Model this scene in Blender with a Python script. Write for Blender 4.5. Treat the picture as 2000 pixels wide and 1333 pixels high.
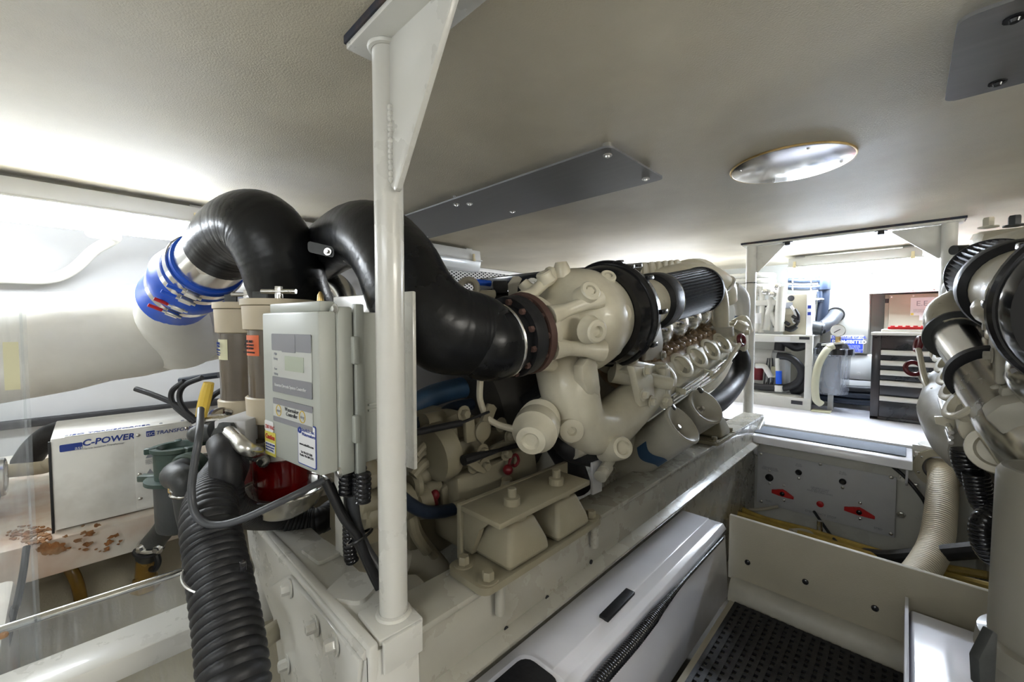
import bpy, bmesh, math, random
from mathutils import Vector, Matrix
random.seed(7)
for _o in list(bpy.data.objects): bpy.data.objects.remove(_o)
scn = bpy.context.scene
COL = scn.collection
# ---------------------------------------------------------------- units, camera, world, exposure
# Layout numbers below are in "layout units" measured from the lens; one unit is 0.75 m, the aisle floor is z = 0.
U = 0.75
ZC = 1.42 * U
def T(p): return Vector((p[0] * U, p[1] * U, p[2] * U + ZC))
YAW, PITCH, FPX = math.radians(44), math.radians(2.3), 800.0
cam = bpy.data.cameras.new('camera'); cam.sensor_width = 36; cam.lens = FPX / 2000 * 36; cam.clip_start = 0.02
camo = bpy.data.objects.new('camera', cam); COL.objects.link(camo)
camo.location = (0, 0, ZC); camo.rotation_euler = (math.pi / 2 - PITCH, 0, YAW)
scn.camera = camo
w = bpy.data.worlds.new('world'); scn.world = w; w.use_nodes = True
w.node_tree.nodes['Background'].inputs[0].default_value = (0.75, 0.82, 1, 1)
w.node_tree.nodes['Background'].inputs[1].default_value = 0.02
vs = scn.view_settings
vs.view_transform = 'Standard'; vs.look = 'None'; vs.gamma = 1; vs.use_curve_mapping = False
vs.exposure = 2.45
LAMP = 7.5           # glow of a lit fluorescent diffuser
LAMP_FWD, LAMP_PORT, FILL_STBD, FILL_AFT = 19.0, 8.0, 9.0, 3.4   # forward lamp; hidden port lamp; unseen lamps added as fill: starboard, aft end
# ---------------------------------------------------------------- measuring helpers (pixel of the 2000x1333 photo + a known plane -> layout point)
_f0 = Vector((-math.sin(YAW), math.cos(YAW), 0)); _r = Vector((math.cos(YAW), math.sin(YAW), 0))
_f = _f0 * math.cos(PITCH) + Vector((0, 0, -math.sin(PITCH))); _u = _r.cross(_f)
def ray(px, py): return _f + _r * ((px - 1000) / FPX) + _u * ((666.5 - py) / FPX)
def W(px, py, x=None, y=None, z=None, d=None):
    v = ray(px, py)
    t = x / v.x if x is not None else y / v.y if y is not None else z / v.z if z is not None else d
    return v * t
V = Vector
X_, Y_, Z_ = V((1, 0, 0)), V((0, 1, 0)), V((0, 0, 1))
# ---------------------------------------------------------------- materials
MATS = {}
def mat(name, col, rough=.5, metal=0., var=0., vscale=6., dirt=None, damt=0., dscale=4., bump=0., bscale=60., coat=0., trans=0., emit=0., ior=1.45, streak=None, spec=.5):
    m = bpy.data.materials.new(name); m.use_nodes = True; nt = m.node_tree; N = nt.nodes; L = nt.links
    p = N['Principled BSDF']; c4 = (*col, 1)
    p.inputs['Base Color'].default_value = c4; p.inputs['Roughness'].default_value = rough; p.inputs['Metallic'].default_value = metal
    p.inputs['IOR'].default_value = ior; p.inputs['Specular IOR Level'].default_value = spec
    if coat: p.inputs['Coat Weight'].default_value = coat; p.inputs['Coat Roughness'].default_value = .08
    if trans: p.inputs['Transmission Weight'].default_value = trans
    if emit: p.inputs['Emission Color'].default_value = c4; p.inputs['Emission Strength'].default_value = emit
    tc = N.new('ShaderNodeTexCoord'); src = tc.outputs['Object']
    if streak:
        mp = N.new('ShaderNodeMapping'); mp.inputs['Scale'].default_value = streak; L.new(src, mp.inputs[0]); src = mp.outputs[0]
    out = None
    def noise(sc, det=5., ro=.6):
        n = N.new('ShaderNodeTexNoise'); n.inputs['Scale'].default_value = sc; n.inputs['Detail'].default_value = det; n.inputs['Roughness'].default_value = ro
        L.new(src, n.inputs['Vector']); return n
    if var:
        n = noise(vscale); r = N.new('ShaderNodeMapRange'); r.inputs[1].default_value = .3; r.inputs[2].default_value = .7
        r.inputs[3].default_value = 1 - var; r.inputs[4].default_value = 1 + var; L.new(n.outputs[0], r.inputs[0])
        mx = N.new('ShaderNodeVectorMath'); mx.operation = 'SCALE'; mx.inputs[0].default_value = col; L.new(r.outputs[0], mx.inputs['Scale']); out = mx.outputs[0]
        r2 = N.new('ShaderNodeMapRange'); r2.inputs[1].default_value = .3; r2.inputs[2].default_value = .7; r2.inputs[3].default_value = max(0, rough - .08); r2.inputs[4].default_value = min(1, rough + .1)
        L.new(n.outputs[0], r2.inputs[0]); L.new(r2.outputs[0], p.inputs['Roughness'])
    if dirt:
        n = noise(dscale, 4., .55); r = N.new('ShaderNodeMapRange'); r.inputs[1].default_value = .45; r.inputs[2].default_value = .85; r.inputs[3].default_value = 0; r.inputs[4].default_value = damt
        L.new(n.outputs[0], r.inputs[0]); mx = N.new('ShaderNodeMix'); mx.data_type = 'RGBA'; L.new(r.outputs[0], mx.inputs[0])
        if out: L.new(out, mx.inputs[6])
        else: mx.inputs[6].default_value = c4
        mx.inputs[7].default_value = (*dirt, 1); out = mx.outputs[2]
    if out: L.new(out, p.inputs['Base Color'])
    if bump:
        n = noise(bscale, 3.); bp = N.new('ShaderNodeBump'); bp.inputs['Strength'].default_value = bump; bp.inputs['Distance'].default_value = .01
        L.new(n.outputs[0], bp.inputs['Height']); L.new(bp.outputs[0], p.inputs['Normal'])
    MATS[name] = m
    return m
def clear(name, col, alpha, rough=.08, scratch=0.):
    """clear plastic sheet: mostly see-through, a share of haze and gloss, with scratches"""
    m = bpy.data.materials.new(name); m.use_nodes = True; nt = m.node_tree; N = nt.nodes; L = nt.links
    p = N['Principled BSDF']; o = N['Material Output']; p.inputs['Base Color'].default_value = (*col, 1); p.inputs['Roughness'].default_value = rough
    t = N.new('ShaderNodeBsdfTransparent'); mx = N.new('ShaderNodeMixShader'); mx.inputs[0].default_value = alpha
    t.inputs[0].default_value = (.96, .97, .97, 1)
    L.new(t.outputs[0], mx.inputs[1]); L.new(p.outputs[0], mx.inputs[2]); L.new(mx.outputs[0], o.inputs[0])
    if scratch:
        tc = N.new('ShaderNodeTexCoord'); mp = N.new('ShaderNodeMapping'); mp.inputs['Scale'].default_value = (3, 40, 3); mp.inputs['Rotation'].default_value = (.3, .5, .6)
        n = N.new('ShaderNodeTexNoise'); n.inputs['Scale'].default_value = 3; n.inputs['Detail'].default_value = 8
        r = N.new('ShaderNodeMapRange'); r.inputs[1].default_value = .45; r.inputs[2].default_value = .8; r.inputs[3].default_value = alpha; r.inputs[4].default_value = alpha + scratch
        L.new(tc.outputs['Object'], mp.inputs[0]); L.new(mp.outputs[0], n.inputs['Vector']); L.new(n.outputs[0], r.inputs[0]); L.new(r.outputs[0], mx.inputs[0])
    MATS[name] = m
RUST = (.32, .12, .03); GRIME = (.30, .25, .16)
mat('ceiling_vinyl', (.63, .58, .46), .6, var=.16, vscale=1.3, dirt=(.44, .375, .26), damt=.7, dscale=1.6, bump=.25, bscale=260)
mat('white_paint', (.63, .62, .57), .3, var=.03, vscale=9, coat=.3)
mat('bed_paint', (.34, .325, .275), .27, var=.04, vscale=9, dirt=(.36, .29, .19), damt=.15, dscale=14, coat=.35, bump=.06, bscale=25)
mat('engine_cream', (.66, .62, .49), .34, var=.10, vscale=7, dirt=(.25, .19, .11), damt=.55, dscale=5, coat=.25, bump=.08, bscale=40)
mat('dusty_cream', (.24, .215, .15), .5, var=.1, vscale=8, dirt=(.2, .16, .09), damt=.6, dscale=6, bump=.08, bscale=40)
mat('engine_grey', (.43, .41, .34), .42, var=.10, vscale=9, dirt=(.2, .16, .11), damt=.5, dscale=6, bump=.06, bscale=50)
mat('engine_brown', (.36, .25, .15), .42, var=.3, vscale=14, dirt=(.13, .09, .05), damt=.7, dscale=10, bump=.3, bscale=40)
mat('gelcoat', (.86, .86, .92), .16, var=.02, vscale=6, dirt=(.6, .57, .5), damt=.1, dscale=9, coat=.5)
mat('panel_cream', (.46, .42, .32), .55, var=.06, vscale=4, dirt=GRIME, damt=.25, dscale=3, bump=.1, bscale=200)
mat('wall_left_grey', (.33, .33, .33), .55, var=.06, vscale=3, dirt=(.3, .28, .24), damt=.4, dscale=2.5)
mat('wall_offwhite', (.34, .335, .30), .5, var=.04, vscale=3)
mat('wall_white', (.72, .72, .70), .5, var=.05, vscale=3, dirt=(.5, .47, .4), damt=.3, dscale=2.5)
mat('lagging', (.74, .73, .68), .75, var=.07, vscale=4, dirt=(.45, .40, .30), damt=.35, dscale=3.5, bump=.5, bscale=7)
mat('bilge', (.16, .14, .11), .7, var=.3, vscale=5, dirt=(.06, .05, .04), damt=.7, dscale=3)
mat('wrap_black', (.009, .0095, .0105), .3, var=.3, vscale=5, bump=.15, bscale=22, spec=.4)
mat('black_plastic', (.013, .013, .015), .22, var=.3, vscale=7, coat=.3)
mat('black_rubber', (.013, .013, .0145), .48, var=.3, vscale=14, bump=.1, bscale=60)
mat('grey_hose', (.055, .058, .064), .36, var=.2, vscale=12)
mat('strainer_grey', (.045, .048, .048), .45, var=.25, vscale=9, bump=.1, bscale=50)
mat('steel', (.66, .65, .62), .28, 1., var=.03, vscale=8)
mat('chrome', (.74, .74, .74), .16, 1.)
mat('polished', (.70, .69, .66), .2, 1., var=.06, vscale=9)
mat('brushed_dark', (.22, .22, .225), .5, .4, var=.15, vscale=5, streak=(1, 8, 1))
mat('alu_plate', (.70, .70, .72), .18, 1., var=.10, vscale=4)
mat('alu_panel', (.56, .56, .57), .55, .0, var=.05, vscale=8)
mat('brass', (.62, .45, .20), .35, 1., var=.3, vscale=15)
mat('brown_tube', (.30, .17, .03), .25, trans=.35, var=.15, vscale=8)
mat('tan_plastic', (.50, .43, .31), .42, var=.05, vscale=6)
mat('smoke_tube', (.115, .09, .065), .2, var=.15, vscale=6, coat=.4)
mat('red_bowl', (.55, .012, .012), .06, trans=.8, coat=.3)
mat('red_fuel', (.26, .004, .004), .15, coat=.4)
mat('blue_silicone', (.015, .10, .62), .35, var=.1, vscale=8)
mat('blue_paint', (.012, .017, .035), .5, dirt=(.2, .11, .05), damt=.6, dscale=30)
mat('blue_tape', (.03, .075, .15), .5, var=.15, vscale=20)
mat('blue_hose', (.010, .017, .032), .4, var=.2, vscale=15)
mat('red_plastic', (.55, .02, .02), .35, var=.1, vscale=20)
mat('dark_red', (.15, .01, .015), .35, var=.2, vscale=20)
mat('green_bronze', (.03, .06, .05), .42, var=.25, vscale=14, dirt=(.2, .2, .15), damt=.4, dscale=12)
mat('control_grey', (.40, .415, .375), .4, var=.03, vscale=4, dirt=(.4, .38, .3), damt=.2, dscale=5)
mat('overlay_grey', (.21, .21, .23), .4)
mat('overlay_light', (.48, .49, .46), .35)
mat('lcd', (.42, .46, .37), .15)
mat('sticker_white', (.72, .72, .72), .4)
mat('sticker_yellow', (.66, .58, .10), .45)
mat('sticker_cream', (.62, .60, .40), .45, dirt=(.45, .42, .25), damt=.5, dscale=20)
mat('sticker_orange', (.72, .15, .05), .45)
mat('ink_black', (.03, .03, .035), .5)
mat('ink_grey', (.30, .31, .34), .5)
mat('ink_blue', (.02, .05, .28), .5)
mat('sign_blue', (.03, .07, .50), .4)
mat('ink_red', (.42, .03, .02), .5)
mat('transformer_white', (.82, .81, .77), .42, var=.05, vscale=5, dirt=(.36, .32, .25), damt=.7, dscale=7)
mat('rust', (.25, .10, .03), .9, var=.5, vscale=30, dirt=(.42, .33, .22), damt=.9, dscale=22, bump=.6, bscale=60)
mat('rusty_white', (.64, .60, .53), .55, var=.08, vscale=6, dirt=(.40, .15, .03), damt=.9, dscale=5, bump=.2, bscale=20)
mat('yellow_handle', (.62, .43, .06), .45, var=.15, vscale=20)
mat('clip_yellow', (.62, .54, .33), .45)
mat('beige_hose', (.52, .46, .34), .5, var=.1, vscale=8)
mat('yellow_cable', (.42, .29, .06), .5, var=.2, vscale=12)
mat('nonskid', (.17, .19, .23), .75, var=.15, vscale=12, bump=.5, bscale=300)
mat('toolchest_black', (.016, .017, .02), .3, var=.2, vscale=8, dirt=(.12, .05, .025), damt=.35, dscale=4, coat=.3)
mat('drawer_trim', (.62, .59, .53), .4, .1)
mat('vinyl_tube', (.55, .53, .38), .35, trans=.2)
mat('filter_gauze', (.028, .029, .033), .55, var=.3, vscale=40)
mat('grille_paint', (.70, .70, .68), .5)
mat('dark_void', (.008, .008, .01), .8)
mat('gauge_face', (.75, .75, .72), .3)
mat('lamp_off', (.62, .65, .66), .25, coat=.4)
mat('fixture_grey', (.52, .52, .50), .45, var=.04)
mat('lamp_lit', (.88, .94, 1.0), .4, emit=LAMP)
mat('lamp_forward', (.76, .86, 1.0), .4, emit=LAMP_FWD)
mat('fill_aft', (.92, .96, 1.0), .4, emit=FILL_AFT)
mat('lamp_port', (.92, .95, 1.0), .4, emit=LAMP_PORT)
mat('fill_starboard', (1.0, .97, .9), .4, emit=FILL_STBD)
mat('flange_rust', (.085, .045, .035), .6, var=.3, vscale=20)
mat('shade_dark', (.035, .032, .028), .6, var=.4, vscale=8)  # near-black colour standing in for the shadow under the exhaust pipes
mat('canister_taupe', (.30, .285, .24), .4, var=.06, vscale=5, coat=.2)
clear('acrylic', (.72, .75, .80), .07, .1, .10)
clear('filter_clear', (.55, .58, .66), .35, .08, .1)
clear('bowl_red', (.16, .004, .004), .6, .05)
# ---------------------------------------------------------------- mesh builder
def frame(n):
    n = V(n).normalized(); a = Z_ if abs(n.z) < .9 else X_
    u = a.cross(n).normalized(); return u, n.cross(u), n
def catmull(pts, k):
    pts = [V(p) for p in pts]
    if len(pts) < 3: return [pts[0].lerp(pts[-1], i / k) for i in range(k + 1)], [i / k for i in range(k + 1)]
    out, par = [], []
    P = [2 * pts[0] - pts[1]] + pts + [2 * pts[-1] - pts[-2]]
    for i in range(1, len(P) - 2):
        p0, p1, p2, p3 = P[i - 1:i + 3]
        for j in range(k):
            t = j / k
            out.append(.5 * (2 * p1 + (p2 - p0) * t + (2 * p0 - 5 * p1 + 4 * p2 - p3) * t * t + (3 * p1 - p0 - 3 * p2 + p3) * t ** 3)); par.append(i - 1 + t)
    out.append(pts[-1]); par.append(len(pts) - 1.)
    return out, par
class B:
    def __init__(s): s.v = []; s.f = []
    def add(s, v, f):
        o = len(s.v); s.v += [V(p) for p in v]; s.f += [tuple(i + o for i in q) for q in f]; return s
    def bm(s, bm):
        bm.verts.ensure_lookup_table(); bm.verts.index_update()
        s.add([v.co.copy() for v in bm.verts], [[v.index for v in f.verts] for f in bm.faces]); bm.free(); return s
    def box(s, c, size, R=None, bev=0., seg=2):
        bm = bmesh.new(); bmesh.ops.create_cube(bm, size=1)
        bmesh.ops.scale(bm, vec=V(size), verts=bm.verts)
        if bev: bmesh.ops.bevel(bm, geom=list(bm.edges), offset=bev, segments=seg, profile=.5, affect='EDGES', clamp_overlap=True)
        if R is not None: bmesh.ops.transform(bm, matrix=R.to_4x4(), verts=bm.verts)
        bmesh.ops.translate(bm, vec=V(c), verts=bm.verts); return s.bm(bm)
    def bb(s, x0, x1, y0, y1, z0, z1, bev=0.):
        return s.box(((x0 + x1) / 2, (y0 + y1) / 2, (z0 + z1) / 2), (abs(x1 - x0), abs(y1 - y0), abs(z1 - z0)), None, bev)
    def prism(s, pts, vec, bev=0.):
        vec = V(vec); n = len(pts); pts = [V(p) for p in pts]
        if not bev: return s.add(pts + [p + vec for p in pts], [tuple(range(n))[::-1], tuple(range(n, 2 * n))] + [(i, (i + 1) % n, n + (i + 1) % n, n + i) for i in range(n)])
        bm = bmesh.new(); a = [bm.verts.new(p) for p in pts]; b = [bm.verts.new(p + vec) for p in pts]
        bm.faces.new(a[::-1]); bm.faces.new(b)
        for i in range(n): bm.faces.new((a[i], a[(i + 1) % n], b[(i + 1) % n], b[i]))
        bmesh.ops.bevel(bm, geom=list(bm.edges), offset=bev, segments=2, profile=.5, affect='EDGES', clamp_overlap=True)
        return s.bm(bm)
    def lathe(s, o, ax, prof, n=32, cap=True, a0=0., ell=1., udir=None):
        u, v, a = frame(ax); o = V(o)
        if udir is not None:
            u = (V(udir) - a * V(udir).dot(a)).normalized(); v = a.cross(u)
        vs, fs = [], []
        for t, r in prof:
            for i in range(n):
                th = 2 * math.pi * i / n + a0; vs.append(o + a * t + u * (r * math.cos(th) * ell) + v * (r * math.sin(th)))
        m = len(prof)
        for j in range(m - 1):
            for i in range(n):
                k = (i + 1) % n; fs.append((j * n + i, j * n + k, (j + 1) * n + k, (j + 1) * n + i))
        if cap: fs.append(tuple(range(n))[::-1]); fs.append(tuple((m - 1) * n + i for i in range(n)))
        return s.add(vs, fs)
    def cyl(s, p0, p1, r, r2=None, n=20, cap=True):
        p0, p1 = V(p0), V(p1); return s.lathe(p0, p1 - p0, [(0, r), ((p1 - p0).length, r if r2 is None else r2)], n, cap)
    def pipe(s, p0, p1, ro, ri, n=28):
        p0, p1 = V(p0), V(p1); L = (p1 - p0).length; return s.lathe(p0, p1 - p0, [(0, ri), (0, ro), (L, ro), (L, ri), (0, ri)], n, False)
    def tube(s, pts, r, n=12, k=8, cap=True, wob=0.):
        P, par = catmull(pts, k); rs = r if isinstance(r, (list, tuple)) else None
        vs, fs = [], []; u = None; m = len(P)
        for i, p in enumerate(P):
            t = (P[min(i + 1, m - 1)] - P[max(i - 1, 0)]).normalized()
            if u is None: u = frame(t)[0]
            u = (u - t * u.dot(t)).normalized(); v = t.cross(u)
            if rs: q = min(int(par[i]), len(rs) - 2); rr = rs[q] + (rs[q + 1] - rs[q]) * (par[i] - q)
            else: rr = r
            if wob: rr *= 1 + random.uniform(-wob, wob)
            for j in range(n):
                th = 2 * math.pi * j / n; vs.append(p + u * (rr * math.cos(th)) + v * (rr * math.sin(th)))
        for i in range(m - 1):
            for j in range(n):
                l = (j + 1) % n; fs.append((i * n + j, i * n + l, (i + 1) * n + l, (i + 1) * n + j))
        if cap: fs.append(tuple(range(n))[::-1]); fs.append(tuple((m - 1) * n + j for j in range(n)))
        return s.add(vs, fs)
    def corr(s, pts, r, pitch, amp, n=14):
        """ribbed hose"""
        P, par = catmull(pts, 24); rs = r if isinstance(r, (list, tuple)) else [r] * len(pts)
        acc = [0.]
        for i in range(1, len(P)): acc.append(acc[-1] + (P[i] - P[i - 1]).length)
        L = acc[-1]; N = max(8, int(L / pitch * 4)); Q, R_ = [], []; j = 0
        for i in range(N + 1):
            d = L * i / N
            while j < len(acc) - 2 and acc[j + 1] < d: j += 1
            t = (d - acc[j]) / max(1e-9, acc[j + 1] - acc[j]); Q.append(P[j].lerp(P[j + 1], t)); pr = par[j] + (par[j + 1] - par[j]) * t
            q = min(int(pr), len(rs) - 2); rr = rs[q] + (rs[q + 1] - rs[q]) * (pr - q)
            R_.append(rr * (1 + amp * (0, .85, 1, .85)[i % 4]))
        vs, fs = [], []; u = None; m = len(Q)
        for i, p in enumerate(Q):
            t = (Q[min(i + 1, m - 1)] - Q[max(i - 1, 0)]).normalized()
            if u is None: u = frame(t)[0]
            u = (u - t * u.dot(t)).normalized(); v = t.cross(u)
            for k in range(n):
                th = 2 * math.pi * k / n; vs.append(p + u * (R_[i] * math.cos(th)) + v * (R_[i] * math.sin(th)))
        for i in range(m - 1):
            for k in range(n):
                l = (k + 1) % n; fs.append((i * n + k, i * n + l, (i + 1) * n + l, (i + 1) * n + k))
        fs.append(tuple(range(n))[::-1]); fs.append(tuple((m - 1) * n + k for k in range(n)))
        return s.add(vs, fs)
    def ball(s, c, r, n=20, m=12, R=None):
        rr = V(r) if isinstance(r, (tuple, list, Vector)) else V((r, r, r)); vs, fs = [], []; c = V(c)
        for i in range(m + 1):
            ph = math.pi * i / m
            for j in range(n):
                th = 2 * math.pi * j / n; p = V((rr.x * math.sin(ph) * math.cos(th), rr.y * math.sin(ph) * math.sin(th), rr.z * math.cos(ph)))
                vs.append(c + (R @ p if R is not None else p))
        for i in range(m):
            for j in range(n):
                k = (j + 1) % n; fs.append((i * n + j, (i + 1) * n + j, (i + 1) * n + k, i * n + k))
        return s.add(vs, fs)
    def torus(s, c, ax, R, r, n=32, m=10, arc=(0, 2 * math.pi), udir=None, ell=1.):
        u, v, a = frame(ax); c = V(c); vs, fs = [], []
        if udir is not None: u = (V(udir) - a * V(udir).dot(a)).normalized(); v = a.cross(u)
        full = abs(arc[1] - arc[0] - 2 * math.pi) < 1e-6; N = n if full else n + 1
        for i in range(N):
            th = arc[0] + (arc[1] - arc[0]) * i / n; d = u * (math.cos(th) * ell) + v * math.sin(th)
            for j in range(m):
                ph = 2 * math.pi * j / m; vs.append(c + d * (R + r * math.cos(ph)) + a * (r * math.sin(ph)))
        for i in range(n):
            i2 = (i + 1) % N
            for j in range(m):
                k = (j + 1) % m; fs.append((i * m + j, i2 * m + j, i2 * m + k, i * m + k))
        if not full: fs.append(tuple(range(m))); fs.append(tuple((N - 1) * m + j for j in range(m))[::-1])
        return s.add(vs, fs)
    def bolt(s, p, d, r=.012, h=.012, washer=True):
        p = V(p); d = V(d).normalized()
        if washer: s.lathe(p, d, [(0, r * 1.7), (r * .25, r * 1.7)], 14); p = p + d * r * .25
        return s.lathe(p, d, [(0, r), (h * .85, r), (h, r * .85)], 6)
    def screw(s, p, d, r=.008):
        return s.lathe(p, d, [(0, r), (r * .35, r * .9), (r * .6, r * .5)], 10)
    def plate(s, c, u, v, wd, ht, t, rad=.0, seg=4):
        """rounded rectangle in the u,v plane, thickness t along u x v (centre c on the back face)"""
        u, v = V(u).normalized(), V(v).normalized(); n = u.cross(v); c = V(c); pts = []
        if rad <= 0: pts = [c + u * a * wd / 2 + v * b * ht / 2 for a, b in ((-1, -1), (1, -1), (1, 1), (-1, 1))]
        else:
            for a, b, t0 in ((1, -1, -90), (1, 1, 0), (-1, 1, 90), (-1, -1, 180)):
                for i in range(seg + 1):
                    th = math.radians(t0 + 90 * i / seg); pts.append(c + u * (a * (wd / 2 - rad) + rad * math.cos(th)) + v * (b * (ht / 2 - rad) + rad * math.sin(th)))
        return s.prism(pts, n * t)
BASE = {}
def _props(o, label=None, cat=None, group=None, kind=None):
    if label: o['label'] = label
    if cat: o['category'] = cat
    if group: o['group'] = group
    if kind: o['kind'] = kind
def thing(name, base, label, cat, group=None, kind=None):
    o = bpy.data.objects.new(name, None); COL.objects.link(o); o.location = T(base); o.empty_display_size = .05
    BASE[o.name] = V(base); _props(o, label, cat, group, kind); return o
def _mesh(b, base, name, m, ang=35):
    me = bpy.data.meshes.new(name); me.from_pydata([(p - base) * U for p in b.v], [], b.f); me.update()
    me.validate()
    bm = bmesh.new(); bm.from_mesh(me); bmesh.ops.recalc_face_normals(bm, faces=bm.faces); bm.to_mesh(me); bm.free()
    me.polygons.foreach_set('use_smooth', [True] * len(me.polygons)); me.set_sharp_from_angle(angle=math.radians(ang))
    me.materials.append(MATS[m]); return me
def part(b, name, m, parent, label=None, kind=None, ang=35):
    base = BASE[parent.name]; o = bpy.data.objects.new(name, _mesh(b, base, name, m, ang)); COL.objects.link(o); o.parent = parent
    BASE[o.name] = base; _props(o, label, kind=kind); return o
def solo(b, name, m, label=None, cat=None, group=None, kind=None, ang=35):
    lo = V([min(p[i] for p in b.v) for i in range(3)]); hi = V([max(p[i] for p in b.v) for i in range(3)])
    base = V(((lo.x + hi.x) / 2, (lo.y + hi.y) / 2, lo.z))
    o = bpy.data.objects.new(name, _mesh(b, base, name, m, ang)); COL.objects.link(o); o.location = T(base); BASE[o.name] = base
    _props(o, label, cat, group, kind); return o
def struct(b, name, m): return solo(b, name, m, kind='structure')
def text(name, lines, size, o, xd, yd, m, parent, align='LEFT', spacing=1., bold=0., shear=0., depth=.0006):
    """flat print: lines of lettering set in the plane xd, yd with the origin at the first baseline"""
    cu = bpy.data.curves.new(name, 'FONT'); cu.body = '\n'.join(lines) if isinstance(lines, (list, tuple)) else lines
    cu.size = size * U; cu.align_x = align; cu.space_line = spacing; cu.extrude = depth * U; cu.resolution_u = 3; cu.offset = bold; cu.shear = shear
    to = bpy.data.objects.new(name, cu); COL.objects.link(to)
    me = bpy.data.meshes.new_from_object(to.evaluated_get(bpy.context.evaluated_depsgraph_get())); bpy.data.objects.remove(to); bpy.data.curves.remove(cu)
    xd, yd = V(xd).normalized(), V(yd).normalized(); n = xd.cross(yd); base = BASE[parent.name]
    M = Matrix((xd, yd, n)).transposed().to_4x4(); M.translation = (V(o) - base) * U
    me.transform(M); me.materials.clear(); me.materials.append(MATS[m])
    ob = bpy.data.objects.new(name, me); COL.objects.link(ob); ob.parent = parent; BASE[ob.name] = base; return ob
def rotz(a): return Matrix.Rotation(math.radians(a), 3, 'Z')
def rotx(a): return Matrix.Rotation(math.radians(a), 3, 'X')
def axes(u, v, n): return Matrix((V(u).normalized(), V(v).normalized(), V(n).normalized())).transposed()
# ================================================================ THE SETTING
ZCEIL = .67
struct(B().bb(-3.8, 2.7, -1.7, 5.6, ZCEIL, ZCEIL + .05), 'ceiling', 'ceiling_vinyl')
struct(B().bb(-3.8, 2.7, -1.7, 3.74, -1.75, -1.66), 'floor', 'bilge')
struct(B().bb(-.63, .04, -1.5, 2.34, -1.66, -1.44), 'floor_aisle', 'panel_cream')
struct(B().bb(-3.8, 2.7, 3.76, 5.6, -.86, -.80, .004), 'floor_forward', 'gelcoat')
struct(B().bb(-3.82, -3.70, -1.7, 5.6, -1.7, .68), 'wall_left', 'wall_left_grey')
struct(B().bb(2.55, 2.66, -1.7, 5.6, -1.7, .68), 'wall_right', 'wall_white')
struct(B().bb(-3.8, 2.7, -1.75, -1.65, -1.7, .68), 'wall_rear', 'wall_white')
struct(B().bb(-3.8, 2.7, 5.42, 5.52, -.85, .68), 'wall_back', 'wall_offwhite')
# bulkhead below the forward deck, with the round hole for the bilge hose
bk = B(); hc = W(1836, 916, y=3.75); hr = .085
pts = []
x0, x1, z0, z1 = -3.8, 2.7, -1.7, -.8
n = 24; ring = [V((hc.x + hr * math.cos(2 * math.pi * i / n), 3.75, hc.z + hr * math.sin(2 * math.pi * i / n))) for i in range(n)]
def _rim(th):
    c, s_ = math.cos(th), math.sin(th); t = min((.13 / abs(c)) if abs(c) > 1e-6 else 9, (.13 / abs(s_)) if abs(s_) > 1e-6 else 9)
    return V((hc.x + t * c, 3.75, hc.z + t * s_))
rim = [_rim(2 * math.pi * (i + .5) / n) for i in range(n)]
sq = [V((hc.x + .13 * max(-1, min(1, 1.42 * math.cos(2 * math.pi * i / n))), 3.75, hc.z + .13 * max(-1, min(1, 1.42 * math.sin(2 * math.pi * i / n))))) for i in range(n)]
bk.add(ring + sq + [p + V((0, .06, 0)) for p in ring], [(i, (i + 1) % n, n + (i + 1) % n, n + i) for i in range(n)] + [(i, (i + 1) % n, 2 * n + (i + 1) % n, 2 * n + i) for i in range(n)])
for a, b_, c, d in ((x0, hc.x - .13, z0, z1), (hc.x + .13, x1, z0, z1), (hc.x - .13, hc.x + .13, z0, hc.z - .13), (hc.x - .13, hc.x + .13, min(hc.z + .13, z1), z1)):
    bk.add([(a, 3.75, c), (b_, 3.75, c), (b_, 3.75, d), (a, 3.75, d)], [(0, 1, 2, 3)])
bk.bb(x0, x1, 3.83, 3.86, z0, z1 - .06)
bulk = struct(bk, 'wall_front', 'white_paint')
bb_ = B()
for px, py in ((1408, 840), (1407, 890), (1478, 890), (1790, 887), (1763, 935), (1788, 950), (1760, 1006)): bb_.bolt(W(px, py, y=3.75), (0, -1, 0), .014, .012)
part(bb_, 'bolt', 'steel', bulk, kind='stuff')
part(B().pipe((hc.x, 3.75, hc.z), (hc.x, 3.728, hc.z), .125, .082), 'hose_flange', 'panel_cream', bulk)
b = B()
for i in range(6): th = i * 1.047 + .4; b.screw((hc.x + .105 * math.cos(th), 3.728, hc.z + .105 * math.sin(th)), (0, -1, 0), .009)
part(b, 'screw', 'steel', bulk, kind='stuff')
# low cream partition across the aisle end, with its cove and screws
b = B().bb(-.66, .38, 2.36, 2.385, -1.36, -1.02, .003)
lp = struct(b, 'wall_partition', 'panel_cream')
for px, py in ((1460, 1099), (1573, 1137), (1709, 1189)): part(B().screw(W(px, py, y=2.36), (0, -1, 0), .014), 'screw', 'black_plastic', lp)
b = B(); n = 10; prof = [V((0, 2.36 - .07 * math.sin(i / n * math.pi / 2), -1.345 - .10 * (1 - math.cos(i / n * math.pi / 2)))) for i in range(n + 1)]
vs_ = [p + V((-.64, 0, 0)) for p in prof] + [p + V((.1, 0, 0)) for p in prof]
b.add(vs_, [(i, i + 1, n + 2 + i, n + 1 + i) for i in range(n)]); b.bb(-.64, .1, 2.355, 2.37, -1.45, -1.345)
struct(b, 'trim_1', 'engine_grey')
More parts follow.
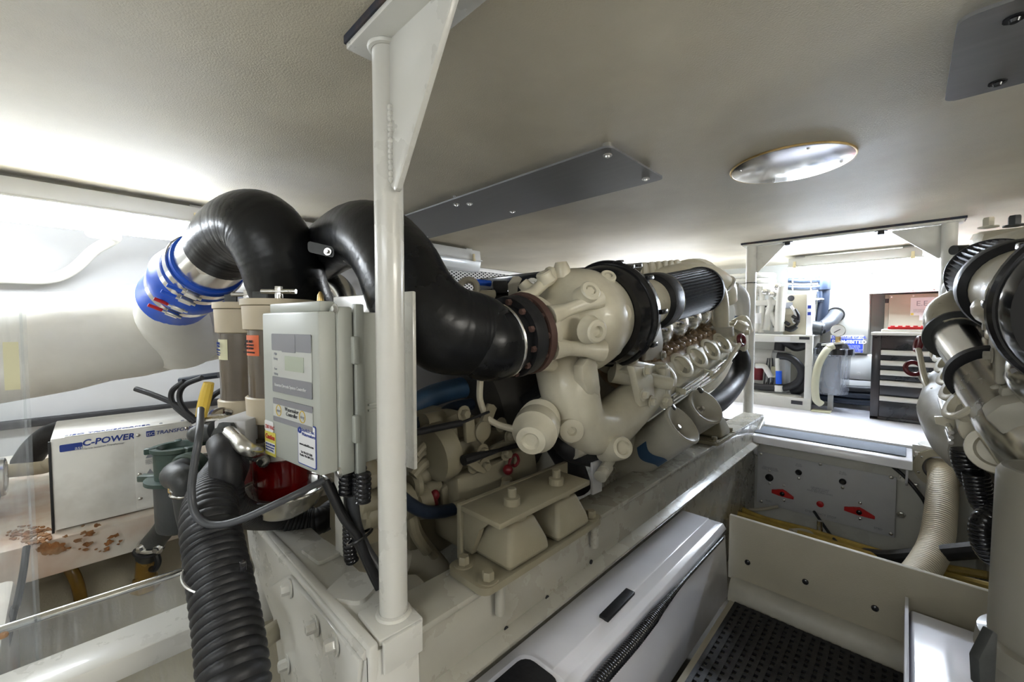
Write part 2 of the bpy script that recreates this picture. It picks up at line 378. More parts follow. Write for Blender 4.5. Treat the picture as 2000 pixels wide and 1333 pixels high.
# hull shelf and stringers on the outboard side
b = B().bb(-3.7, -2.14, -1.6, 1.6, -.80, -.755, .008); b.prism([(-2.14, -1.6, -.76), (-2.19, -1.6, -.76), (-2.19, -1.6, -.88), (-2.12, -1.6, -.875)], (0, 3.2, 0), .006)
struct(b, 'trim_2', 'rusty_white')
b = B().prism([(-2.55, -1.6, -.86), (-2.30, -1.6, -1.02), (-1.25, -1.6, -1.5), (-1.25, -1.6, -1.62), (-2.55, -1.6, -1.62)], (0, 2.75, 0))
struct(b, 'wall_hull', 'panel_cream')
b = B().prism([(-2.02, -.62, -.80), (-1.66, -.62, -.86), (-1.66, -.62, -1.2), (-2.02, -.62, -1.12)], (0, .44, 0), .02)
struct(b, 'trim_3', 'rusty_white')
q4 = [W(x, y, x=-1.3) for x, y in ((50, 1298), (392, 1178), (392, 1214), (60, 1334))]; z4 = q4[0].z
b = B().bb(-1.3, -1.18, -1.2, .20, z4 - .05, z4, .006); struct(b, 'trim_4', 'white_paint')
# rust on the shelf: flaked lumps with an outline of their own
def rust_patch(px, py, size, n_, x=None, z=None):
    """thin flaking blotches lying on the plane x or z"""
    b = B()
    for i in range(n_):
        a = random.uniform(0, 6.28); r = size * random.random() ** .5; c = W(px + r * math.cos(a), py + r * .4 * math.sin(a), x=x, z=z)
        u, v, n = (Y_, Z_, X_) if x is not None else (X_, Y_, Z_); k = 11; rr = random.uniform(.003, .013) * (1.2 - r / size * .6)
        pts = []
        for j in range(k):
            q = rr * random.uniform(.55, 1.25); th = 2 * math.pi * j / k; pts.append(c + u * q * 1.5 * math.cos(th) + v * q * math.sin(th))
        b.prism(pts, n * random.uniform(.0015, .004))
    return b
sh = bpy.data.objects['trim_2']
part(rust_patch(60, 1046, 48, 90, z=-.754), 'rust_flakes', 'rust', sh, kind='stuff')
part(rust_patch(100, 1072, 24, 60, x=-2.122), 'rust_flakes', 'rust', sh, kind='stuff')
part(rust_patch(180, 1052, 70, 24, x=-2.122), 'rust_flakes', 'rust', sh, kind='stuff')
# ================================================================ LAMPS
def fixture(p0, p1, label, lit, group=None, nclip=2):
    """fluorescent batten hung just under the ceiling: housing, diffuser, end caps, clips"""
    p0, p1 = V(p0), V(p1); t = (p1 - p0).normalized(); s = V((-t.y, t.x, 0)); L = (p1 - p0).length
    th = thing('fluorescent_light', (p0 + p1) / 2 + V((0, 0, -.22)), label, 'light', group)
    def sec(prof, a, e): return B().prism([p0 + t * a + s * x + Z_ * z for x, z in prof], t * (e - a), .006)
    part(sec([(-.085, -.10), (.085, -.10), (.075, -.02), (-.075, -.02)], .0, L), 'housing', 'fixture_grey', th)
    part(sec([(-.03, -.022), (.03, -.022), (.03, 0), (-.03, 0)], .05, .12), 'spacer', 'fixture_grey', th)
    part(sec([(-.03, -.022), (.03, -.022), (.03, 0), (-.03, 0)], L - .12, L - .05), 'spacer', 'fixture_grey', th)
    part(sec([(-.095, -.112), (.095, -.112), (.095, -.10), (-.095, -.10)], -.012, L + .012), 'rim', 'fixture_grey', th)
    part(sec([(-.088, -.112), (.088, -.112), (.07, -.185), (.045, -.2), (-.045, -.2), (-.07, -.185)], .0, L), 'diffuser', lit if lit else 'lamp_off', th)
    for i in range(nclip):
        for sd in (-1, 1):
            c = p0 + t * (L * (.06 + .88 * i / max(1, nclip - 1))) + s * sd * .096
            cb = B().box(c + Z_ * -.085, (.022, .012, .055), axes(t, s, Z_), .003); cb.box(c + Z_ * -.11 + s * sd * .006, (.03, .014, .02), axes(t, s, Z_), .003)
            part(cb, 'clip', 'clip_yellow', th)
    return th
G = 'fluorescent lights under the ceiling'
fixture((-2.90, -1.15, .665), (-2.90, .53, .665), 'lit fluorescent ceiling light at the left edge above the white lagged duct', 'lamp_lit', G, 3)
fixture((-2.80, .86, .665), (-2.80, 2.42, .665), 'unlit fluorescent ceiling light beside the white vent mesh behind the engine', False, G, 3)
fixture((-.86, 4.86, .665), (.07, 4.86, .665), 'lit fluorescent ceiling light in front of the black tool chest', 'lamp_forward', G, 2)
fixture((-2.95, 4.55, .665), (-1.62, 4.55, .665), 'lit fluorescent ceiling light hidden forward of the left engine', 'lamp_port', G, 2)
fixture((2.25, .5, .665), (2.25, 2.1, .665), 'added unseen fluorescent fill light on the far side of the right-hand engine', 'fill_starboard', G, 3)  # unseen lamp added to light the right-hand side
fixture((-.9, -1.35, .665), (.6, -1.35, .665), 'added unseen fluorescent fill light over the aft end of the aisle', 'fill_aft', G, 3)  # unseen lamp added as weak fill from behind the camera
# ================================================================ CEILING PLATES
def ceil_plate(x0, x1, y0, y1, m, label, scr, posts, sm):
    th = thing('ceiling_plate', ((x0 + x1) / 2, (y0 + y1) / 2, .635), label, 'plate', 'metal heat-shield plates under the ceiling')
    part(B().plate(((x0 + x1) / 2, (y0 + y1) / 2, .63), X_, Y_, x1 - x0, y1 - y0, .008, .03), 'sheet', m, th)
    for p in scr: part(B().lathe((p[0], p[1], .63), -Z_, [(0, .017), (.004, .017), (.004, .009), (.01, .007)], 14), 'screw', sm, th)
    for p in posts: part(B().cyl((p[0], p[1], .638), (p[0], p[1], .67), .018), 'standoff', 'steel', th)
    return th
ceil_plate(-2.62, -.775, 1.30, 1.755, 'brushed_dark', 'dark brushed metal plate under the ceiling above the engine', [(-.82, 1.36), (-.83, 1.69), (-1.72, 1.36), (-1.60, 1.66), (-2.5, 1.70), (-1.66, 1.40)], [(-.82, 1.36), (-.83, 1.69), (-1.72, 1.36), (-2.5, 1.70)], 'steel')
ceil_plate(.057, 1.9, 1.27, 1.715, 'brushed_dark', 'metal plate under the ceiling in the top right corner', [(.14, 1.34), (.15, 1.66)], [(.14, 1.34), (.15, 1.66), (1.8, 1.34), (1.8, 1.66)], 'black_plastic')
th = thing('ceiling_access_disc', (-.375, 2.06, .64), 'round polished aluminium access cover screwed to the ceiling', 'cover')
part(B().lathe((-.375, 2.06, .67), -Z_, [(0, .215), (.006, .215), (.008, .21)], 64), 'disc', 'alu_plate', th)
part(B().torus((-.375, 2.06, .668), Z_, .216, .005, 64, 6), 'gasket', 'brass', th)
for i in range(4): a = .5 + i * 1.571; part(B().screw((-.375 + .185 * math.cos(a), 2.06 + .185 * math.sin(a), .662), -Z_, .007), 'screw', 'steel', th)
# ================================================================ PORTAL FRAMES
th = thing('support_post', (-.885, .50, -.72), 'white welded steel post with a gusset plate rising in the foreground', 'post')
part(B().cyl((-.885, .50, -.705), (-.885, .50, .655), .0335, n=28), 'post_tube', 'white_paint', th)
part(B().box((-.885, .49, -.712), (.125, .11, .016), rotz(-4), .004), 'base_plate', 'white_paint', th)
part(B().prism([(-.824, .435, -.706), (-.812, .435, -.706), (-.812, .435, -.78), (-.824, .435, -.78)], (0, .10, 0), .003), 'base_lip', 'white_paint', th)
part(B().torus((-.885, .50, -.703), Z_, .035, .008, 28, 8), 'weld_bead', 'white_paint', th)
wb = B()
for i in range(14): wb.ball((-.851, .488, .33 + i * .012 + random.uniform(-.002, .002)), (.008, .008, .009), 8, 6)
part(wb, 'weld_bead', 'white_paint', th)
part(B().torus((-.885, .50, .636), Z_, .036, .008, 28, 8), 'weld_bead', 'white_paint', th)
part(B().prism([(-.855, .502, .642), (-.855, .502, .315), (-.838, .502, .300), (-.828, .502, .305), (-.60, .502, .642)], (0, -.014, 0), .002), 'gusset', 'white_paint', th)
part(B().bb(-.955, .2, .435, .565, .638, .652, .003), 'header_plate', 'white_paint', th)
part(B().bb(-.96, .2, .432, .568, .652, .672, .0), 'rubber_gasket', 'blue_paint', th)
far = thing('post_portal', (-.39, 3.82, -.8), 'white goalpost frame of two posts and a header at the forward step', 'frame')
for px, nm in ((-.945, 0), (.175, 1)):
    y = 3.83
    part(B().cyl((px, y, -.79), (px, y, .645), .038, n=28), 'post_tube', 'white_paint', far)
    part(B().lathe((px, y, -.80), Z_, [(0, .105), (.012, .105), (.02, .045)], 28), 'base_flange', 'white_paint', far)
    sgn = 1 if nm == 0 else -1; wd = .23 if nm == 0 else .27; hg = .21
    part(B().prism([(px + sgn * .03, y, .64), (px + sgn * .03, y, .64 - hg), (px + sgn * .05, y, .64 - hg), (px + sgn * wd, y, .625), (px + sgn * wd, y, .64)], (0, .014, 0), .002), 'gusset', 'white_paint', far)
part(B().bb(-1.0, .235, 3.77, 3.89, .642, .656, .003), 'header_plate', 'white_paint', far)
part(B().bb(-1.01, .245, 3.765, 3.895, .656, .670), 'rubber_gasket', 'blue_paint', far)
for x in (-.69, -.15): part(B().bolt((x, 3.80, .642), -Z_, .02, .02), 'bolt', 'black_rubber', far)
part(B().torus((-.945, 3.83, .345), Z_, .039, .004, 24, 6), 'cable_tie', 'black_plastic', far)
# ================================================================ VENT GRILLE on the outboard wall
th = thing('vent_grille', (-3.66, 3.4, .36), 'white expanded metal vent mesh high on the wall behind the engine', 'grille')
gx, y0, y1, z0, z1 = -3.62, 1.85, 4.95, .40, .62
part(B().bb(gx - .06, gx - .05, y0, y1, z0, z1), 'backing', 'dark_void', th)
fb = B().bb(gx - .06, gx + .01, y0 - .05, y1 + .05, z1, z1 + .045, .004); fb.bb(gx - .06, gx + .01, y0 - .05, y1 + .05, z0 - .06, z0, .004)
part(fb, 'frame', 'grille_paint', th)
lb = B(); sl = .55; pit = .062
for sgn in (1, -1):
    k = y0 - (z1 - z0) / sl
    while k < y1 + (z1 - z0) / sl:
        ya, yb = k, k + (z1 - z0) / sl
        za, zb = (z0, z1) if sgn > 0 else (z1, z0)
        t0, t1 = max(0, (y0 - ya) / (yb - ya)), min(1, (y1 - ya) / (yb - ya))
        if t1 > t0 + .02:
            a = V((gx, ya + (yb - ya) * t0, za + (zb - za) * t0)); c = V((gx, ya + (yb - ya) * t1, za + (zb - za) * t1)); d = (c - a).normalized()
            lb.box((a + c) / 2, ((c - a).length, .004, .011), axes(d, X_, d.cross(X_)))
        k += pit
part(lb, 'lattice', 'grille_paint', th, kind='stuff')
# ================================================================ LAGGED DUCT
th = thing('lagged_duct', (-2.68, .1, -.35), 'large white lagged exhaust duct running along the left wall', 'duct')
ax = V((0, .983, .184)); c0 = V((-2.80, -1.5, -.345))
pr = [(0, .2)]
for i in range(1, 20): pr.append((i * .12, .225 + random.uniform(-.006, .006)))
pr.append((2.35, .17))
part(B().lathe(c0, ax, pr, 40), 'jacket', 'lagging', th, ang=60)
e0, e1 = W(338, 585, d=1.90), V((-2.75, .30, -.06))
part(B().tube([e0, e0.lerp(e1, .4), e1 + V((0, .05, -.03))], [.125, .14, .17], 28, 8), 'branch', 'lagging', th, ang=60)
# white conduit looping from the lamp down the wall
solo(B().tube([W(-60, 545, x=-3.62), W(0, 543, x=-3.62), W(90, 545, x=-3.62), W(140, 528, x=-3.62), W(185, 488, x=-3.5), W(225, 463, x=-3.3), V((-3.02, .03, .475))], .03, 14), 'conduit', 'lagging', 'white flexible conduit curving down the wall from the left light', 'conduit')
# ================================================================ ENGINE BEDS
def rail(name, xs, xe, y0, y1, label, group):
    """xs = aisle-side edge of the top plate, xe = inner edge"""
    s = 1 if xs > xe else -1
    th = thing(name, ((xs + xe) / 2, (y0 + y1) / 2, -1.3), label, 'engine bed', group)
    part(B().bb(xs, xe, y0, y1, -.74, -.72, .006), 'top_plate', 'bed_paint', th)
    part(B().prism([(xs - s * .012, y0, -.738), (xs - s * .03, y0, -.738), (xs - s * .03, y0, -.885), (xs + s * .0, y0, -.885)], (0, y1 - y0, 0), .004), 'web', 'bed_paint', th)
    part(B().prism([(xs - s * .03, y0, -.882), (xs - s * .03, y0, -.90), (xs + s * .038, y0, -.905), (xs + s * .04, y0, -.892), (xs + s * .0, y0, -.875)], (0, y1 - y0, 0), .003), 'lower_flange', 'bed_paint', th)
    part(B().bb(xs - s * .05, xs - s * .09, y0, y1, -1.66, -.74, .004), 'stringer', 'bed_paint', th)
    return th
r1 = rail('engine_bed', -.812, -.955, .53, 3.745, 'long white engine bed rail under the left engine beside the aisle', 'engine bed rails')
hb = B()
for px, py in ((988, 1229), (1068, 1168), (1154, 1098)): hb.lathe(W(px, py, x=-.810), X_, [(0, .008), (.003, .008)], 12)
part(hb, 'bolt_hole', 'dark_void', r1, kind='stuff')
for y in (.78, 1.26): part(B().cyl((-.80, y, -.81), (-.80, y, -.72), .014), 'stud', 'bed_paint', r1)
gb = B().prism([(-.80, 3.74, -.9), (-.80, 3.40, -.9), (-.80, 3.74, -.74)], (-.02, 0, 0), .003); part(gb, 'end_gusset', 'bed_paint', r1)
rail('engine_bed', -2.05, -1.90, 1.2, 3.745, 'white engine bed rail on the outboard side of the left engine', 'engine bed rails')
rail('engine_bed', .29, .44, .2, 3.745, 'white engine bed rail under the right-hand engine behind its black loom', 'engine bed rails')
# transverse beam the front post stands on
tb = thing('cross_beam', (-1.2, .46, -1.45), 'white painted transverse steel beam with hex bolts in the foreground', 'beam')
Yb = .405
pl = [W(476, 993, y=Yb), W(722, 1267, y=Yb), V((-.835, Yb, -1.05)), V((-.83, Yb, -1.55)), V((-1.10, Yb, -1.55)), W(548, 1333, y=Yb), W(534, 1205, y=Yb), W(503, 1130, y=Yb), W(487, 1080, y=Yb)]
part(B().prism(pl, (0, .022, 0), .006), 'web', 'white_paint', tb)
part(B().prism([(pl[0].x, Yb - .004, -.735), (-.838, Yb - .004, -.735), (-.838, .532, -.735), (pl[0].x, .532, -.735)], (0, 0, .016), .006), 'top_plate', 'white_paint', tb)
part(B().prism([(-.842, Yb, -.725), (-.842, .535, -.725), (-.815, .545, -1.55), (-.815, Yb, -1.55)], (.016, 0, 0), .006), 'end_plate', 'white_paint', tb)
part(B().cyl((pl[0].x, Yb + .002, -.728), (-.838, Yb + .002, -.728), .012, n=12), 'weld_bead', 'white_paint', tb)
# doubler welded on the web
dq = [W(*q, y=Yb - .014) for q in ((520, 1150), (560, 1125), (640, 1215), (700, 1290), (690, 1420), (560, 1420), (548, 1230))]
part(B().prism(dq, (0, .016, 0), .008), 'doubler', 'white_paint', tb)
for px, py in ((567, 1150), (618, 1222), (655, 1258), (562, 1297)): part(B().bolt(W(px, py, y=Yb - .014), (-.1, -1, .05), .016, .022), 'bolt', 'white_paint', tb)
part(B().plate(W(692, 1152, z=-.719), V((.75, .45, 0)), V((-.45, .75, 0)), .12, .115, .012, .025), 'pad_plate', 'white_paint', tb)
# mounts
def mount(y0, y1, xa, xb, label, group, blocks, s=1, ztop=-.55):
    th = thing('engine_mount', ((xa + xb) / 2, (y0 + y1) / 2, -.72), label, 'mount', group)
    x0, x1 = min(xa, xb), max(xa, xb)
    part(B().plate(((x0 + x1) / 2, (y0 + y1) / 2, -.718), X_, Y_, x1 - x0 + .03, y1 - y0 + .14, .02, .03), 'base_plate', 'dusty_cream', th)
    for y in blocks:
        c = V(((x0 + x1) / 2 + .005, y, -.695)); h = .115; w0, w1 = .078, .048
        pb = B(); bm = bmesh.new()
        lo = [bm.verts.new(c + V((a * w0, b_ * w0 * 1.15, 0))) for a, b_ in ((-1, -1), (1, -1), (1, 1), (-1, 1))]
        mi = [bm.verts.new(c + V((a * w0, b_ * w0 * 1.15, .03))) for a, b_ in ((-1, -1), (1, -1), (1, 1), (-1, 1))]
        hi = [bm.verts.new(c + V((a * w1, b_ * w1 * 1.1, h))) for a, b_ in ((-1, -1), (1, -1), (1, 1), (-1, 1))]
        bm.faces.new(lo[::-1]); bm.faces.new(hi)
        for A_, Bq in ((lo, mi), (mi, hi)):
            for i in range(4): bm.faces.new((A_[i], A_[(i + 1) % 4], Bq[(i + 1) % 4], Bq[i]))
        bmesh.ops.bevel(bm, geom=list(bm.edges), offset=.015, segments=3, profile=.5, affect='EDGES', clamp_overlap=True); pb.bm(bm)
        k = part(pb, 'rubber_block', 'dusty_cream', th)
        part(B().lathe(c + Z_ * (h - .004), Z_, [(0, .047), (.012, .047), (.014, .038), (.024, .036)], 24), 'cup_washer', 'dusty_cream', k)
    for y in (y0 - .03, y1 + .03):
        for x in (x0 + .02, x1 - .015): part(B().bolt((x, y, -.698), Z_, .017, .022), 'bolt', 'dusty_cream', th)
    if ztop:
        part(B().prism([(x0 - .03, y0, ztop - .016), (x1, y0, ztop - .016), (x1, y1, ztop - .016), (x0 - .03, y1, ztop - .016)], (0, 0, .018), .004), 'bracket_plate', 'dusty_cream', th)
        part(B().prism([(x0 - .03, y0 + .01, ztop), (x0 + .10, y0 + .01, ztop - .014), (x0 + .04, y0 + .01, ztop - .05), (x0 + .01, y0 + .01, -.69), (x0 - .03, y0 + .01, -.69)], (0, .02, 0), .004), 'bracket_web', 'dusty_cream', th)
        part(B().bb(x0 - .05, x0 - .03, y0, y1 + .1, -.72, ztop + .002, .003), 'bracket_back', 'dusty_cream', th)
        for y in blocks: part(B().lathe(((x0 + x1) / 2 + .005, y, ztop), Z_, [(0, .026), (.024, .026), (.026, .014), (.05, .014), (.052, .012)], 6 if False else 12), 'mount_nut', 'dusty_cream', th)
    return th
mount(.77, 1.215, -.93, -.79, 'cream twin rubber engine mount under the left gearbox', 'engine mounts', (.885, 1.105))
mount(2.62, 2.86, -.955, -.80, 'small cream engine mount on the far end of the left rail', 'engine mounts', (2.74,), ztop=None)
# ================================================================ AISLE BOXES
def lid(name, layers, m, label, cat, group):
    th = thing(name, (sum(layers[0][:2]) / 2, sum(layers[0][2:4]) / 2, -1.44), label, cat, group)
    b = B(); vs, fs = [], []
    for (x0, x1, y0, y1, z) in layers: vs += [V((x0, y0, z)), V((x1, y0, z)), V((x1, y1, z)), V((x0, y1, z))]
    for j in range(len(layers) - 1):
        for i in range(4): k = (i + 1) % 4; fs.append((j * 4 + i, j * 4 + k, j * 4 + 4 + k, j * 4 + 4 + i))
    m_ = len(layers) - 1; fs += [(0, 1, 2, 3), tuple(m_ * 4 + i for i in range(4))]
    bm = bmesh.new(); bv = [bm.verts.new(p) for p in vs]
    for f in fs: bm.faces.new([bv[i] for i in f])
    bmesh.ops.bevel(bm, geom=list(bm.edges), offset=.005, segments=2, profile=.5, affect='EDGES', clamp_overlap=True); b.bm(bm)
    part(b, 'lid', m, th); return th
c1 = lid('storage_box', [(-.846, -.712, -.6, 2.20, -1.0), (-.848, -.692, -.61, 2.235, -1.038), (-.85, -.668, -.61, 2.29, -1.044), (-.852, -.660, -.62, 2.322, -1.084)], 'gelcoat', 'long white box with a moulded lid beside the aisle below the left engine', 'storage box', 'storage boxes along the aisle')
part(B().prism([(-.845, -.6, -1.44), (-.645, -.6, -1.44), (-.668, -.6, -1.086), (-.845, -.6, -1.086)], (0, 2.92, 0), .004), 'body', 'gelcoat', c1)
part(B().bb(-.845, -.659, -.6, 2.318, -1.104, -1.085, .004), 'seal', 'black_rubber', c1)
p0, p1 = W(1183, 1204, z=-.995), W(1228, 1158, z=-.995); d = (p1 - p0).normalized()
part(B().box((p0 + p1) / 2 + Z_ * -.002, ((p1 - p0).length + .03, .036, .012), axes(d, V((-d.y, d.x, 0)), Z_), .003), 'rubber_pad', 'black_rubber', c1)
# square hatch handle with a dark insert at the near end of the lid
hp = W(1022, 1352, z=-.985)
hh = thing('lid_tray', hp + V((0, 0, -.015)), 'white rimmed tray with a black insert on the near end of the left box', 'tray')
part(B().plate(hp + V((0, 0, -.012)), Y_, -X_, .20, .17, .02, .04), 'rim', 'gelcoat', hh)
part(B().plate(hp + V((0, 0, .008)), Y_, -X_, .165, .135, .006, .035), 'insert', 'black_rubber', hh)
solo(B().corr([W(1140, 1375, x=-.637), W(1175, 1325, x=-.637), W(1235, 1257, x=-.637), W(1275, 1208, x=-.64), W(1297, 1180, x=-.644), W(1340, 1130, x=-.65), W(1412, 1052, x=-.652)], [.02, .02, .02, .019, .014, .007, .006], .011, .12, 12), 'cable_loom', 'black_plastic', 'black corrugated cable loom tucked under the lid of the left box', 'hose')
c2 = lid('storage_box', [(.045, .33, -.6, 2.25, -1.14), (.04, .33, -.6, 2.27, -1.15), (.03, .33, -.6, 2.30, -1.19)], 'gelcoat', 'white box with a glossy flat lid at the bottom right', 'storage box', 'storage boxes along the aisle')
part(B().bb(.04, .33, -.6, 2.29, -1.44, -1.19, .004), 'body', 'gelcoat', c2)
part(B().bb(.022, .034, -.6, 2.30, -1.21, -1.115, .003), 'edge_strip', 'gelcoat', c2)
# ================================================================ PERFORATED MAT
mb = B(); mx0, mx1, my0, my1, mz = -.60, .02, .25, 2.27, -1.437
def zmat(y): return mz + .012
px_ = .034; py_ = .040
i = 0; x = mx0
while x < mx1 - .001: mb.bb(x, x + .019, my0, my1, mz, mz + .014); x += px_
y = my0
while y < my1 + .02: mb.bb(mx0, mx1 - .004, y, y + .021, mz + .001, mz + .012); y += py_
solo(mb, 'floor_mat', 'black_rubber', 'black perforated rubber mat on the aisle floor', 'mat')
# ================================================================ STEP AND VALVE PANEL ON THE BULKHEAD
st = thing('deck_step', (-.41, 3.6, -.93), 'white moulded step with a dark non-skid tread at the bulkhead', 'step')
a0, a1 = -.868, .045
b = B(); sec = [(3.745, -.815), (3.50, -.822), (3.455, -.835), (3.445, -.885), (3.47, -.895), (3.70, -.93), (3.745, -.94)]
b.prism([V((a0, y, z)) for y, z in sec], (a1 - a0, 0, 0), .007); part(b, 'moulding', 'gelcoat', st)
part(B().prism([(a0 + .05, 3.50, -.8205), (a1 - .03, 3.50, -.8205), (a1 - .03, 3.72, -.8135), (a0 + .05, 3.72, -.8135)], (0, 0, .006), .002), 'tread', 'nonskid', st)
for x in (a0 + .015, a1 - .03): part(B().prism([(x, 3.745, -.92), (x, 3.52, -.89), (x, 3.66, -1.03), (x, 3.745, -1.07)], (.014, 0, 0), .003), 'side_bracket', 'gelcoat', st)
vp = thing('valve_panel', (-.43, 3.71, -1.45), 'grey metal panel with two red valve handles on the bulkhead', 'panel')
q = [W(1480, 882, y=3.70), W(1750, 936, y=3.70), W(1748, 1049, y=3.70), W(1480, 985, y=3.70)]
x0, x1, zt, zb = -.836, -.025, -1.015, -1.425
part(B().bb(x0, x1, 3.70, 3.706, zb, zt, .002), 'sheet', 'alu_panel', vp)
part(B().bb(x0 - .02, x1 + .01, 3.706, 3.75, zt - .02, zt + .11, .003), 'mounting_box', 'white_paint', vp)
for px, py in ((1486, 887), (1741, 933), (1740, 1043), (1487, 980), (1602, 907)): part(B().screw(W(px, py, y=3.70), -Y_, .012), 'screw', 'steel', vp)
for px, py, r in ((1503, 933, .028), (1560, 923, .021), (1646, 941, .021)): part(B().lathe(W(px, py, y=3.70), -Y_, [(0, r), (.012, r), (.02, r * .6)], 16), 'knob', 'black_plastic', vp)
for px, py in ((1503, 920), (1503, 945), (1531, 949), (1531, 978), (1680, 983), (1680, 1014), (1560, 935), (1646, 953)): part(B().screw(W(px, py, y=3.70), -Y_, .011), 'stud', 'steel', vp)
part(B().lathe(W(1602, 985, y=3.70), -Y_, [(0, .022), (.008, .022), (.012, .015)], 16), 'red_button', 'red_plastic', vp)
for px, py, w_ in ((1528, 965, .072), (1678, 1001, .082)):
    c = W(px, py, y=3.685); hb = B()
    hb.prism([c + V((a * w_, 0, z)) for a, z in ((-1, .012), (-.35, .022), (0, .034), (.35, .022), (1, -.006), (1, -.026), (.35, -.022), (0, -.026), (-.35, -.022), (-1, -.016))], (0, .014, 0), .003)
    k = part(hb, 'valve_handle', 'red_plastic', vp); part(B().lathe(c, -Y_, [(-.015, .016), (.01, .016), (.014, .01)], 14), 'hub', 'black_plastic', k)
def P(px, py): return W(px, py, y=3.699)
for px, py, ls, sz in ((1504, 916, ['GENERATOR', 'FUEL SHUTOFF'], .017), (1560, 909, ['AUX', 'PUMP'], .017), (1646, 925, ['FUEL', 'PUMP'], .017), (1601, 957, ['GENERATORS', 'FUEL SUPPLY', 'AND RETURN LINES'], .017), (1602, 1007, ['EMERGENCY STOP'], .022), (1715, 1035, ['STBD'], .018), (1502, 981, ['PORT'], .018)):
    text('lettering', ls, sz, P(px, py), X_, Z_, 'ink_grey', vp, 'CENTER', .8)
# ================================================================ HOSES IN THE BILGE UNDER THE PANEL
solo(B().corr([hc + V((0, .04, 0)), hc + V((.01, -.06, -.03)), W(1838, 990, y=3.45), W(1828, 1060, y=3.2), W(1800, 1115, y=2.95), W(1765, 1150, y=2.75)], .068, .016, .035, 20), 'bilge_hose', 'beige_hose', 'thick ribbed cream bilge hose coming out of the round bulkhead flange', 'hose')
for i, (lab, m, r, pts) in enumerate([
    ('upper yellow cable run crossing the bilge behind the cream partition', 'yellow_cable', .022, [(1400, 970, 3.45), (1480, 1010, 3.4), (1580, 1038, 3.35), (1700, 1075, 3.3), (1780, 1098, 3.3), (1960, 1130, 3.3)]),
    ('middle yellow cable run crossing the bilge behind the cream partition', 'yellow_cable', .024, [(1400, 990, 3.3), (1500, 1026, 3.28), (1600, 1055, 3.2), (1720, 1092, 3.15), (1960, 1155, 3.1)]),
    ('lowest yellow cable run crossing the bilge behind the cream partition', 'yellow_cable', .022, [(1400, 1004, 3.15), (1520, 1045, 3.1), (1620, 1075, 3.0), (1730, 1110, 3.0), (1960, 1175, 2.95)]),
    ('thick black hose lying in the bilge beside the cream ribbed hose', 'black_rubber', .04, [(1690, 1085, 3.2), (1740, 1090, 3.15), (1830, 1082, 3.1), (1960, 1070, 3.0)]),
    ('thin black cable hanging below the valve panel', 'black_rubber', .009, [(1590, 1000, 3.6), (1618, 1040, 3.4), (1640, 1068, 3.2), (1640, 1085, 3.1)]),
    ('black cable running down from the step to the ribbed hose', 'black_rubber', .011, [(1735, 905, 3.69), (1765, 930, 3.68), (1790, 958, 3.66), (1808, 985, 3.6), (1812, 1010, 3.58)]),
    ('pale cable sagging below the left end of the valve panel', 'panel_cream', .012, [(1415, 980, 3.5), (1440, 994, 3.55), (1480, 996, 3.6), (1520, 990, 3.66)])]):
    solo(B().tube([W(a, b_, y=c) for a, b_, c in pts], r, 10), 'bilge_cable', m, lab, 'cable', 'cables in the bilge')
solo(B().tube([W(1472, 850, y=3.72), W(1448, 880, y=3.6), W(1428, 925, y=3.5), W(1416, 970, y=3.4), W(1410, 1010, y=3.3)], .048, 16), 'black_hose', 'black_rubber', 'thick black hose dropping from beside the step into the bilge', 'hose')
th = thing('drain_fitting', W(1600, 1040, y=3.35) + V((0, 0, -.1)), 'pale pipe with a steel clamp and upright stub under the valve panel', 'pipe')
part(B().tube([W(1545, 1040, y=3.2), W(1570, 1040, y=3.3), W(1596, 1050, y=3.35)], .022, 12), 'pipe', 'panel_cream', th)
part(B().cyl(W(1601, 1018, y=3.36), W(1601, 1060, y=3.36), .016), 'stub', 'polished', th)
part(B().torus(W(1592, 1048, y=3.34), V((1, .3, -.2)), .023, .006), 'clamp', 'steel', th)
